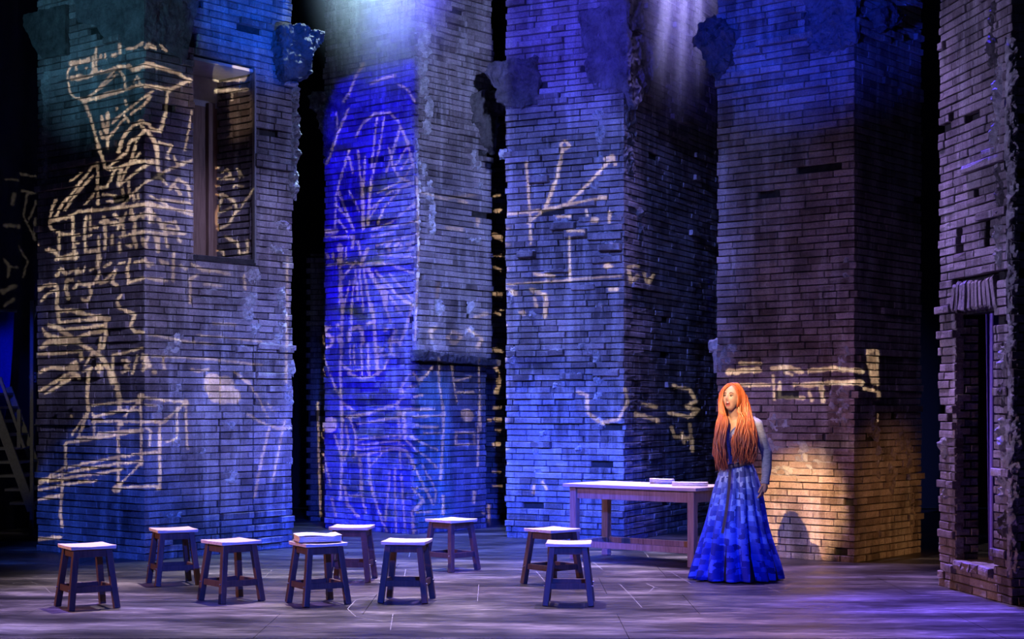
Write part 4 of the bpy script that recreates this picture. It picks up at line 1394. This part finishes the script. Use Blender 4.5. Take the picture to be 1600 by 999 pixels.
# ================================================================== haze
def haze_bank(label, centre, radii, density, col, aniso=0.2):
    """soft-edged bank of stage haze round a light beam"""
    m = bpy.data.materials.new('beam_haze')
    m.use_nodes = True
    nt = m.node_tree
    nt.nodes.remove(nt.nodes['Principled BSDF'])
    v = node(nt, 'ShaderNodeVolumeScatter')
    v.inputs['Color'].default_value = col + (1,)
    v.inputs['Anisotropy'].default_value = aniso
    tc = node(nt, 'ShaderNodeTexCoord')
    ln = node(nt, 'ShaderNodeVectorMath', operation='LENGTH')
    nt.links.new(tc.outputs['Object'], ln.inputs[0])
    mr = node(nt, 'ShaderNodeMapRange', interpolation_type='SMOOTHERSTEP')
    mr.inputs['From Min'].default_value = 1.0
    mr.inputs['From Max'].default_value = 0.25
    mr.inputs['To Min'].default_value = 0.0
    mr.inputs['To Max'].default_value = density
    nt.links.new(ln.outputs['Value'], mr.inputs['Value'])
    nt.links.new(mr.outputs['Result'], v.inputs['Density'])
    nt.links.new(v.outputs['Volume'], nt.nodes['Material Output'].inputs['Volume'])
    bm = bmesh.new()
    bmesh.ops.create_icosphere(bm, subdivisions=3, radius=1.0)
    me = bpy.data.meshes.new('haze_bank'); bm.to_mesh(me); bm.free()
    o = link('haze_bank', me, m, None, centre, None, radii)
    return tag(o, label, 'haze', kind='stuff')
haze_bank('pale blue haze glowing at the top of the deep blue tower', (-1.42, 17.75, 6.8), (1.12, .85, 2.1), 0.26, (0.9, 0.92, 0.98))
haze_bank('violet haze with light beams between the two right-hand towers', (1.78, 17.25, 6.8), (.58, .68, 2.5), 0.26, (0.92, 0.90, 0.98))

# ================================================================== projection from the auditorium
# A real projector: a lamp behind a slide whose cut-outs are the drawn lines.
PJ = Vector((0.4, -2.4, 3.7))
REG = {'A': (60, 60, 5.55), 'B': (60, 230, 5.55), 'C': (220, 100, 3.12), 'D': (55, 400, 4.995), 'E': (55, 580, 3.702), 'F': (220, 400, 4.54), 'G': (0, 240, 4.16),
       'H': (280, 540, 4.163), 'I': (490, 80, 4.756), 'J': (490, 280, 4.756), 'K': (490, 470, 5.256), 'L': (490, 630, 4.54), 'M': (640, 280, 3.57), 'N': (640, 540, 3.33),
       'O': (790, 200, 3.328), 'P': (1090, 520, 4.994), 'Q': (760, 420, 2.173)}
DRAWING = """
A 4:500,60 500,300/4:470,150 475,270/4:540,140 540,170/4:580,140 580,170/4:670,135 640,145 640,160 670,160/5:705,50 710,130/5:775,90 830,85 880,65 905,40/6:930,80 960,55 1010,80/5:1060,60 1110,110
A 8:290,215 430,190/4:325,220 330,270/4:415,258 417,264/2.4:290,230 255,290 255,360 275,470 310,510 365,525/8:292,345 300,342/8:330,345 380,340/5:400,345 460,325 480,280 510,300 600,290 690,250 780,240
A 4:690,250 500,460 400,540/3:680,310 540,440/5:700,270 745,340 755,420/7:780,240 820,275 870,260 940,215 1110,270/6:360,520 400,550 530,510 640,480 740,450 850,410 960,410 1110,440/3:830,370 860,330 880,390/3:550,490 640,460
A 4.5:400,560 450,680 490,830 540,990/4:990,460 900,520 800,600 750,640/4:980,500 900,590 800,660/3:750,530 765,580/4:680,605 682,610/6:600,650 600,790/5:550,680 570,790 600,820/4:535,810 550,860 600,860 650,820 700,750 760,690 730,660 690,690 630,750/6:600,870 600,950
A 6:960,750 900,720 820,760 750,830 710,920 700,990/5:930,790 860,860 800,890 780,940 770,990/3.5:960,770 1040,800 1060,790 1085,700 1110,620/6:940,800 1000,880 1030,990/3:850,890 820,990/4:765,690 785,735
B 4.5:515,0 550,80 570,160/5:570,170 620,190 690,180 760,150 840,130 990,115/4:620,160 720,90 780,20/5:700,0 700,50/4:840,0 810,100 750,220 710,320/4:880,50 830,110/4:660,200 620,300 590,350/5:990,130 880,190 770,280 700,330 690,280 720,200/6:1030,0 1030,120 1045,240/4:1040,250 920,310 820,400 730,500/3.5:1045,250 1110,320
B 4:520,150 470,170 370,300 290,410 210,490 150,600/4:480,240 390,340 300,440 230,550/2.5:380,220 270,300/4:515,180 515,500/5:510,360 600,350/3:490,390 460,440 400,500/3:560,410 670,420/3.5:600,470 740,450/4:730,350 735,410/4:780,300 790,400/4:820,400 830,460/4:860,400 870,460
B 4:150,460 110,560 95,680 110,710 180,740 180,890/6:100,640 290,600 340,560 540,545 740,520 960,490 1110,530/3:960,420 1110,490/5:300,600 300,740 310,900/4:200,750 360,765/4:310,830 350,830/6:70,890 140,900 180,960 340,920/5:410,610 400,760 410,910/4:450,600 450,720/4:420,780 460,760/5:410,910 520,895 540,990/6:570,610 580,720 580,880 610,890
B 6:540,650 600,640/5:480,690 510,700/6:640,770 640,860/4:520,780 520,980/5:660,590 730,640 740,740/5:760,570 720,650 690,710/6:800,540 840,660 820,760 850,870/7:890,580 840,620 800,620/7:640,660 670,660/7:910,600 960,540 1010,600/6:960,560 965,650/5:700,780 830,750 930,730 1110,760/5:700,840 710,910/5:760,850 800,860/5:900,800 920,850 950,780/8:1050,640 1100,720/5:1040,780 1040,900
C 6:0,15 60,10 180,45 240,80 170,110 140,130/5:0,105 60,110 150,125/4:130,140 120,250 100,330/4:100,330 40,320/3:250,230 215,420/5:0,300 40,340 75,390 80,500 90,540/4:90,540 150,510 250,470/3:90,540 130,590/4:90,380 150,400 130,440/5:130,460 134,464/4:160,450 180,490 210,480/5:140,610 180,560 230,590 240,660/6:170,600 190,630/4:60,650 140,700 250,740/4:100,660 240,680
C 4:0,690 100,700 250,720/5:90,780 170,770 180,810 100,800/6:30,720 60,770/4:0,820 220,830/5:10,850 30,900/5:70,840 80,900/5:120,840 130,890/5:180,850 200,870/5:20,950 40,990/5:160,920 160,990/5:90,950 110,980
C 12:345,48 515,45/11:350,72 505,66/6:350,130 520,125/4:445,130 445,175/3:340,560 455,560/3:340,515 380,505/3:395,530 420,510 440,540 410,550/3:470,510 500,550/3:480,555 480,520/3:345,595 385,595/3:450,600 460,590 500,598/4:335,635 400,635 455,670 470,710 430,780 390,800/4:400,650 370,720 370,780/3:370,730 440,700/3:550,610 480,710
C 4:335,850 370,860/4:410,840 460,870/4:340,910 400,910 410,950/4:470,860 480,920 520,920 520,860/4:400,800 340,800
D 8:170,20 320,10/6:170,150 200,100 240,140/5:270,130 300,110/5:320,130 340,100 350,130/5:370,120 390,90/5:430,110 450,100/6:490,0 490,100/5:540,90 590,60/5:660,60 700,50/5:740,20 720,110 730,210 850,170/5:780,50 850,40/6:290,190 250,190 240,270 260,340/5:300,260 340,210 380,230 420,220 440,300 400,360 360,340/4.5:430,230 480,200 500,130 470,210 540,190/4.5:540,190 630,110 600,210 640,230/4:500,220 560,200
D 6:35,260 80,230 170,230 170,400 190,520/4:50,350 90,300 150,270/7:190,430 300,430 400,460 560,490/5:190,520 380,500 580,490/5:250,570 380,560 540,540 580,490/6:550,500 550,620 530,720 500,740/4:500,740 510,640/7:100,540 180,560 300,650 420,730 520,800 570,880 600,990/6:60,570 90,620 200,640 300,670/9:50,710 120,670 300,670/5:30,770 200,760 350,745/6:320,640 440,600 520,590/5:360,740 360,820/4:450,760 390,850
D 6:35,910 120,870 250,880 310,830 330,880 280,920 340,950/11:300,860 280,900/5:250,930 150,990/4:330,930 200,990/5:370,910 430,880 410,990/5:480,880 500,850 520,880 500,910 480,880/4:600,910 610,780 830,720/4.5:680,820 740,830 700,860 740,890 680,910/4.5:800,780 760,920/5:830,800 870,780 850,840 900,860 840,890/7:930,908 932,912/5:670,310 640,360 660,410 780,460 740,550 780,590 850,600
E 5:20,120 120,60 220,10/4:60,130 200,50/7:440,0 470,80 490,180 490,230/4.5:310,0 300,150 310,240 250,380/4:300,250 210,370/4:330,200 480,180 610,170/4:330,240 340,270 340,370/4:340,270 480,235 600,225/3.5:330,295 480,290 620,295 720,290/4:360,365 480,350 620,340/4:520,260 600,180 610,140/10:489,310 491,311/10:609,150 611,151/10:609,530 611,531/13:474,685 476,686/11:719,675 721,676/11:869,185 872,186
E 4:240,385 400,380/4:180,420 620,345/4:175,420 175,550 20,660/4.5:180,560 470,500 620,475 720,470/4:20,640 250,575 470,540 620,520/4:20,690 160,660 350,635/4:70,640 330,600 500,570/5:15,745 160,720/4:160,590 145,830 155,900/5:10,975 150,960/4:480,310 480,670/4:610,180 615,520/3.5:600,545 490,660/3.5:500,675 700,665/4:620,150 750,170 870,180/3.5:870,200 880,450/4.5:720,310 720,660/4:640,195 700,200/4:860,190 740,300 690,300/3:820,210 820,390 760,410/3:640,330 670,350 660,430/4:210,265 212,275
F 3.5:60,560 350,610 520,630/3:500,480 680,490/2.5:400,560 860,610/3.5:80,710 330,725 500,735 860,775/4:350,350 350,160 410,130/6:50,160 180,175/5:230,0 230,180/5:360,800 400,820 430,800/3:660,820 790,930/4:1040,0 1040,400 1030,900/3:450,200 570,215/4:730,140 740,230/5:360,60 440,100 530,110 620,130/6:10,700 60,760 20,800/6:90,820 92,824/5:160,740 165,800/5:40,50 90,60/5:160,40 190,50/5:280,70 320,90
H 28:225,235 240,320/24:300,260 350,340/22:260,340 300,360/3:440,220 520,350 580,470/4:450,450 530,500 640,540 740,535/3:570,370 610,430/3.5:585,540 540,720 490,990/3.5:690,470 660,620 610,880/5:80,160 120,170 190,160
G 3:30,170 120,170/7:90,270 80,330/6:30,470 120,470/4:140,240 250,270/3:180,260 150,400 250,600/3:240,300 190,430/2.4:120,600 180,700 150,800/5:30,690 60,740 50,800/4:60,740 110,740/8:20,900 100,860/5:30,990 90,950/3:130,130 230,150/3:230,420 220,560
I 4:370,90 310,200 270,300 220,380/3.5:260,430 180,610 100,840/5:430,240 460,225 520,200 600,180/3:620,240 700,290 760,380/4:310,640 370,530 450,470 560,460 630,520 690,660 740,850/3:470,490 450,700 430,860/3:525,490 490,720 420,980/4:640,570 590,750 540,900/3.5:560,720 590,860 640,940 730,980/3:690,720 600,870/3:720,780 650,880/3:720,860 670,950/3.5:265,740 190,980/3.5:330,740 350,980/3:265,780 290,900/3:380,790 375,980/2.5:170,470 180,600
J 3:200,0 165,130 160,360/3.5:180,80 300,380/2.5:260,80 340,240/3:170,190 280,330/3:170,290 250,390/6:360,0 370,370/5:430,0 400,340/3:480,100 640,20/3:420,230 560,100 740,30/3:410,300 500,150/3:480,330 520,220 640,80/3:430,380 580,320 750,180/3:560,360 760,310/3:430,430 580,400/3:470,490 760,410/9:90,390 170,390/4:90,430 300,430/5:300,430 290,500/9:200,500 200,590/4:240,510 240,590/5:100,560 110,590/4:140,550 150,590/4:330,460 350,560/6:400,520 360,610
J 5:570,470 545,500 570,530/4:600,500 640,470 660,510 610,530 600,500/4:740,470 690,480 730,510 690,540/3:480,560 750,580/3:90,640 380,620/5:310,620 380,640/3.5:380,630 560,630 740,700/7:400,660 540,900/9:520,800 540,920/4:460,680 620,860 740,940/3:560,700 740,900/4:370,660 420,960/3:340,660 370,980/3.5:310,660 330,900/3:300,740 280,980/3:270,760 230,930/5:200,600 200,900/4:290,640 210,740/7:200,800 205,920/4:210,920 220,990/4:570,870 640,990/5:440,930 420,990
K 5:240,0 230,180 220,600 225,830 230,990/3:270,0 240,60/3:310,0 310,190/6:460,30 490,100 500,240 510,400 530,600/6:430,200 490,180/4:570,0 640,190/3.5:730,0 810,40 780,160 700,380/6:140,220 90,220 100,280 160,310 140,370 90,390/8:200,200 202,204/8:200,300 230,350/7:290,330 290,250 370,210 400,260 405,340/6:590,240 680,240 620,340 690,330/5:630,340 640,430/3:390,360 400,620/4:445,370 455,630/3:300,370 300,520/3:330,370 335,530/3:510,370 570,400 520,450 690,450
K 4:250,540 290,580 380,570/4:290,600 400,640 470,630 580,560 610,480/3:90,480 180,720 220,790/3:790,600 710,730/9:719,750 723,752/4:240,840 330,910/5:280,960 440,930 680,850 740,790/4:690,870 750,990/4:780,710 840,700/3.5:820,590 860,650 940,600/4:830,780 890,770/3:740,890 940,880
L 24:108,150 112,165/5:200,0 200,420 190,680/3.5:70,360 120,590/3:130,680 160,810/4:150,230 190,350/4:230,170 250,290 220,400/4:260,120 300,220 300,360/4:230,100 400,70 600,10/4:310,150 600,100/3.5:330,260 620,230/3.5:320,300 620,265/3:310,330 640,300/4:280,380 440,350 600,320 660,340/3:600,50 610,300/6:640,60 650,250/4:330,390 340,640 370,780/4:390,360 400,560 450,740 520,920/3:400,450 490,350/2.5:610,340 615,430 650,890/3.5:540,480 510,840/3:575,470 585,930
L 4:220,600 240,720 320,810/4:250,660 330,660/4:660,270 720,330 790,370 880,460/3.5:690,240 880,330/4:700,95 900,85/4:700,40 860,40/4:720,160 880,170/3:780,210 900,210/3.5:920,0 920,200 900,540/4:660,350 760,540 850,720/3:770,430 870,620 860,700/5:700,600 780,690 700,770 710,920/3:720,600 830,610/3:720,770 830,770/26:1085,80 1090,90/3:1175,0 1165,440/3:1010,200 1130,210/3:1140,200 1140,270/3:1010,290 1150,290/4:1010,200 1010,290/6:1140,630 1135,700
L 4:1260,110 1340,120/3:1270,190 1350,200/4:1260,290 1350,280/3:1260,490 1350,490/4:1260,590 1350,590/4:1255,640 1255,820/4:1200,770 1240,790/5:920,660 920,780/3:30,0 40,500 50,800
M 3:50,70 190,110 360,90/5:150,830 110,850 130,900/6:210,880 240,850 290,880 250,920 210,880/6:330,840 400,890 380,940/3:40,0 50,400 30,900/4:165,580 150,660/4:460,100 500,90/6:480,180 510,170/8:470,310 510,330/3:460,430 530,425/4:470,490 530,520/7:470,640 530,650/4:460,740 530,760/7:370,770 430,750/5:270,120 320,130/6:380,220 380,260/5:210,270 290,280
N 3.5:150,70 155,200 180,350 165,690/3.5:30,150 50,190 120,110/3:220,100 245,290/4:250,240 330,240/3:245,180 320,160/3:360,80 370,440/8:440,20 480,30/8:450,120 470,200 450,240/4:420,330 490,320/4:430,390 490,390/6:440,520 490,510
O 4.5:108,180 125,430 130,610/4:308,65 333,90 308,115 283,90 308,65/5.5:295,120 270,250 210,410/5:560,150 430,290 330,390/5:515,165 555,145 570,190/5:10,450 180,430 330,400 520,360/5:480,350 520,370/4:200,430 110,500/4:330,570 335,800/4:320,540 420,540/4:420,430 425,460/8:455,480 475,482/5:540,440 540,490/5:270,460 330,460/8:520,720 550,720/3:0,815 200,800 600,770/5:150,760 250,770
O 6:640,720 650,800 690,770/5:690,720 640,720/6:720,760 740,810 770,760/7:130,840 210,870 205,980/8:30,850 50,860/9:78,960 90,962/5:150,880 160,930/6:540,840 580,840
Q 6:340,430 345,490 390,525 450,510 480,450 470,410/5:345,430 310,420/7:530,460 575,470/8:510,495 580,515/6:630,400 690,410 710,450 680,470 720,480 690,505 620,490/6:630,540 640,570 700,580/6:690,530 700,620/6:665,560 670,590/4:160,730 160,770/4:190,725 205,750
P 9:250,310 340,300 480,290/5:330,240 500,240/8:580,280 700,270 820,310/4:590,330 600,530/5:680,310 740,330/6:640,390 640,500 820,510/8:870,300 1050,280 1290,300/6:340,410 560,410/8:840,410 1060,390 1290,390/8:960,400 980,540/5:870,460 890,530/5:750,410 850,400/6:1330,150 1400,150 1400,400 1370,380 1330,240 1330,150/9:1362,200 1375,380/7:1300,440 1410,470 1410,500/3:1405,640 1405,690
"""

def to_scene(px, py):
    """first lit plane on the sight line"""
    o = Vector((0, 0, CAM_Z)); r = pray(px, py)
    best = None
    for c, ax, bx, la, lb in QUADS:
        n = ax.cross(bx)
        dn = n.dot(r)
        if abs(dn) < 1e-6: continue
        t = n.dot(c - o) / dn
        if t < 1: continue
        p = o + r * t
        q = p - c
        a, b = q.dot(ax), q.dot(bx)
        if -.01 <= a <= la + .01 and 0 <= b <= lb and (best is None or t < best[0]):
            if c is QUADS[0][0] and ax is T1.U and WIN[0] < a < WIN[1] and WIN[2] < b < WIN[3]: continue
            best = (t, p)
    return best[1] if best else None

class Slide:
    """lamp and slide; the picture plane is one metre in front of the lamp"""
    def __init__(self, loc, aim, half_w, half_h, cell):
        self.loc = Vector(loc)
        self.d = (Vector(aim) - self.loc).normalized()
        self.x = self.d.cross(Vector((0, 0, 1))).normalized()
        self.y = self.x.cross(self.d).normalized()
        self.hw, self.hh, self.cell = half_w, half_h, cell
        self.nx, self.ny = int(2 * half_w / cell), int(2 * half_h / cell)
        self.open = np.zeros((self.ny, self.nx), bool)
    def uv(self, p):
        q = p - self.loc
        z = q.dot(self.d)
        return q.dot(self.x) / z, q.dot(self.y) / z
    def seg(self, a, b, w0, w1):
        c = self.cell
        ax_, ay_ = (a[0] + self.hw) / c, (a[1] + self.hh) / c
        bx_, by_ = (b[0] + self.hw) / c, (b[1] + self.hh) / c
        rm = max(w0, w1) / c + 1
        i0, i1 = int(max(0, min(ax_, bx_) - rm)), int(min(self.nx, max(ax_, bx_) + rm + 1))
        j0, j1 = int(max(0, min(ay_, by_) - rm)), int(min(self.ny, max(ay_, by_) + rm + 1))
        if i1 <= i0 or j1 <= j0: return
        X, Y = np.meshgrid(np.arange(i0, i1) + .5, np.arange(j0, j1) + .5)
        dx, dy = bx_ - ax_, by_ - ay_
        L2 = dx * dx + dy * dy + 1e-9
        t = np.clip(((X - ax_) * dx + (Y - ay_) * dy) / L2, 0, 1)
        dist = np.hypot(X - ax_ - t * dx, Y - ay_ - t * dy)
        self.open[j0:j1, i0:i1] |= dist < (w0 + (w1 - w0) * t) / c
    def poly(self, pts):
        c = self.cell
        P = [((u + self.hw) / c, (v + self.hh) / c) for u, v in pts]
        X, Y = np.meshgrid(np.arange(self.nx) + .5, np.arange(self.ny) + .5)
        inside = np.zeros_like(self.open)
        for (x0, y0), (x1, y1) in zip(P, P[1:] + P[:1]):
            if y0 == y1: continue
            cr = ((y0 > Y) != (y1 > Y)) & (X < (x1 - x0) * (Y - y0) / (y1 - y0) + x0)
            inside ^= cr
        self.open |= inside
    def build(self, name, col, power, soft, dist=1.0):
        """slide plate with the cut-outs and its lamp"""
        vs, fs = [], []
        c = self.cell
        def quad(i0, i1, j0, j1):
            b = len(vs)
            for i, j in ((i0, j0), (i1, j0), (i1, j1), (i0, j1)):
                p = self.loc + (self.d + self.x * (i * c - self.hw) + self.y * (j * c - self.hh)) * dist
                vs.append(p)
            fs.append((b, b + 1, b + 2, b + 3))
        live = {}
        for j in range(self.ny + 1):
            runs = set()
            if j < self.ny:
                row = ~self.open[j]
                ed = np.flatnonzero(np.diff(np.concatenate(([0], row.astype(np.int8), [0]))))
                runs = set(zip(ed[::2].tolist(), ed[1::2].tolist()))
            for rn in list(live):
                if rn not in runs:
                    quad(rn[0], rn[1], live.pop(rn), j)
            for rn in runs:
                live.setdefault(rn, j)
        m_ = int((math.hypot(self.hw, self.hh) - min(self.hw, self.hh) + .02) / c)          # opaque margin all round
        quad(-m_, 0, -m_, self.ny + m_); quad(self.nx, self.nx + m_, -m_, self.ny + m_)
        quad(0, self.nx, -m_, 0); quad(0, self.nx, self.ny, self.ny + m_)
        e = tag(empty(name, self.loc), name.replace('_', ' ') + ' lamp and slide in the dark auditorium behind the viewpoint', 'projector', kind='structure')
        me = bpy.data.meshes.new('slide')
        me.from_pydata([tuple(v - self.loc) for v in vs], [], fs)
        link('slide', me, M_BLACK, e)
        o = spot(name + '_lamp', self.loc, self.loc + self.d, col, power, 2 * math.degrees(math.atan(math.hypot(self.hw, self.hh))) + 2, 0.0, soft)
        return e

def draw(slide, text, grow=1.0, seed=3, thin=''):
    """regions named in thin are half-toned, which dims them"""
    r = random.Random(seed)
    full = slide.open; half = np.zeros_like(full)
    jj, ii = np.indices(full.shape)
    tone = ((ii + jj) % 3) != 0
    k = 1.0 / F_PX
    for line in text.strip().splitlines():
        reg, body = line.split(' ', 1)
        ox, oy, s = REG[reg]
        slide.open = half if reg in thin else full
        for stroke in body.split('/'):
            w_, pts = stroke.split(':')
            w_ = float(w_) * grow
            P = [(ox + float(p.split(',')[0]) / s, oy + float(p.split(',')[1]) / s) for p in pts.split()]
            D = [P[0]]
            for (x0, y0), (x1, y1) in zip(P, P[1:]):
                n = max(1, int(math.hypot(x1 - x0, y1 - y0) / 3.0))
                D += [(x0 + (x1 - x0) * i / n, y0 + (y1 - y0) * i / n) for i in range(1, n + 1)]
            last = None
            wl = w_
            for x, y in D:
                j = 0.5 if w_ < 9 else 1.2
                p = to_scene(x + r.uniform(-j, j), y + r.uniform(-j, j))
                cur = slide.uv(p) if p is not None else None
                wn = w_ * r.uniform(.55, 1.15)
                if last is not None and cur is not None and math.hypot(cur[0] - last[0], cur[1] - last[1]) < 9 * k and r.random() > .035:
                    # widths shrink a little because the lamp stands farther off than the viewpoint
                    f = p.y / (p - slide.loc).dot(slide.d)
                    slide.seg(last, cur, wl * k / 2 * f, wn * k / 2 * f)
                last, wl = cur, wn
    slide.open = full | (half & tone)

sl = Slide(PJ, (-0.6, 17.5, 3.1), .30, .22, .00045)
draw(sl, DRAWING, 1.0, thin='FGHIJKLMN')
sl.build('drawing_projector', (1.0, 0.80, 0.52), 42000, .0006)

# second projector: blue shapes framed onto the faces of the narrow tower and the feet of the others
def frame(slide, px_pts, n=14):
    out = []
    for (x0, y0), (x1, y1) in zip(px_pts, px_pts[1:] + px_pts[:1]):
        for i in range(n):
            p = to_scene(x0 + (x1 - x0) * i / n, y0 + (y1 - y0) * i / n)
            if p is not None: out.append(slide.uv(p))
    slide.poly(out)
PB = Vector((-0.3, -2.2, 3.4))
s2 = Slide(PB, (-1.6, 18.6, 2.8), .06, .16, .0008)
frame(s2, [(510, 180), (530, 130), (580, 105), (647, 95), (647, 200), (647, 834), (508, 824), (509, 500)])
r_b = random.Random(5)
for k in range(26):                                   # ragged dark bars across the blue picture
    x, y = r_b.uniform(505, 640), r_b.uniform(200, 800)
    keep = s2.open.copy(); s2.open[:] = False
    frame(s2, [(x, y), (x + r_b.uniform(20, 60), y - 2), (x + r_b.uniform(20, 60), y + r_b.uniform(5, 13)), (x, y + r_b.uniform(5, 12))], 3)
    s2.open[:] = keep & ~s2.open
s2.build('blue_projector', (0.008, 0.002, 1.0), 75000, .003)
s3 = Slide((2.6, -2.2, 3.4), (-0.7, 19.2, 3.9), .05, .13, .0008)
frame(s3, [(652, -60), (768, -60), (768, 300), (768, 556), (652, 546), (652, 300)])
s3.build('pale_projector', (0.34, 0.42, 1.0), 26000, .004)
s4 = Slide((3.5, -2.2, 2.9), (-0.9, 19.0, 1.1), .04, .07, .0008)
frame(s4, [(651, 590), (700, 585), (706, 700), (706, 836), (651, 842)])
s4.build('azure_projector', (0.012, 0.14, 1.0), 26000, .004)
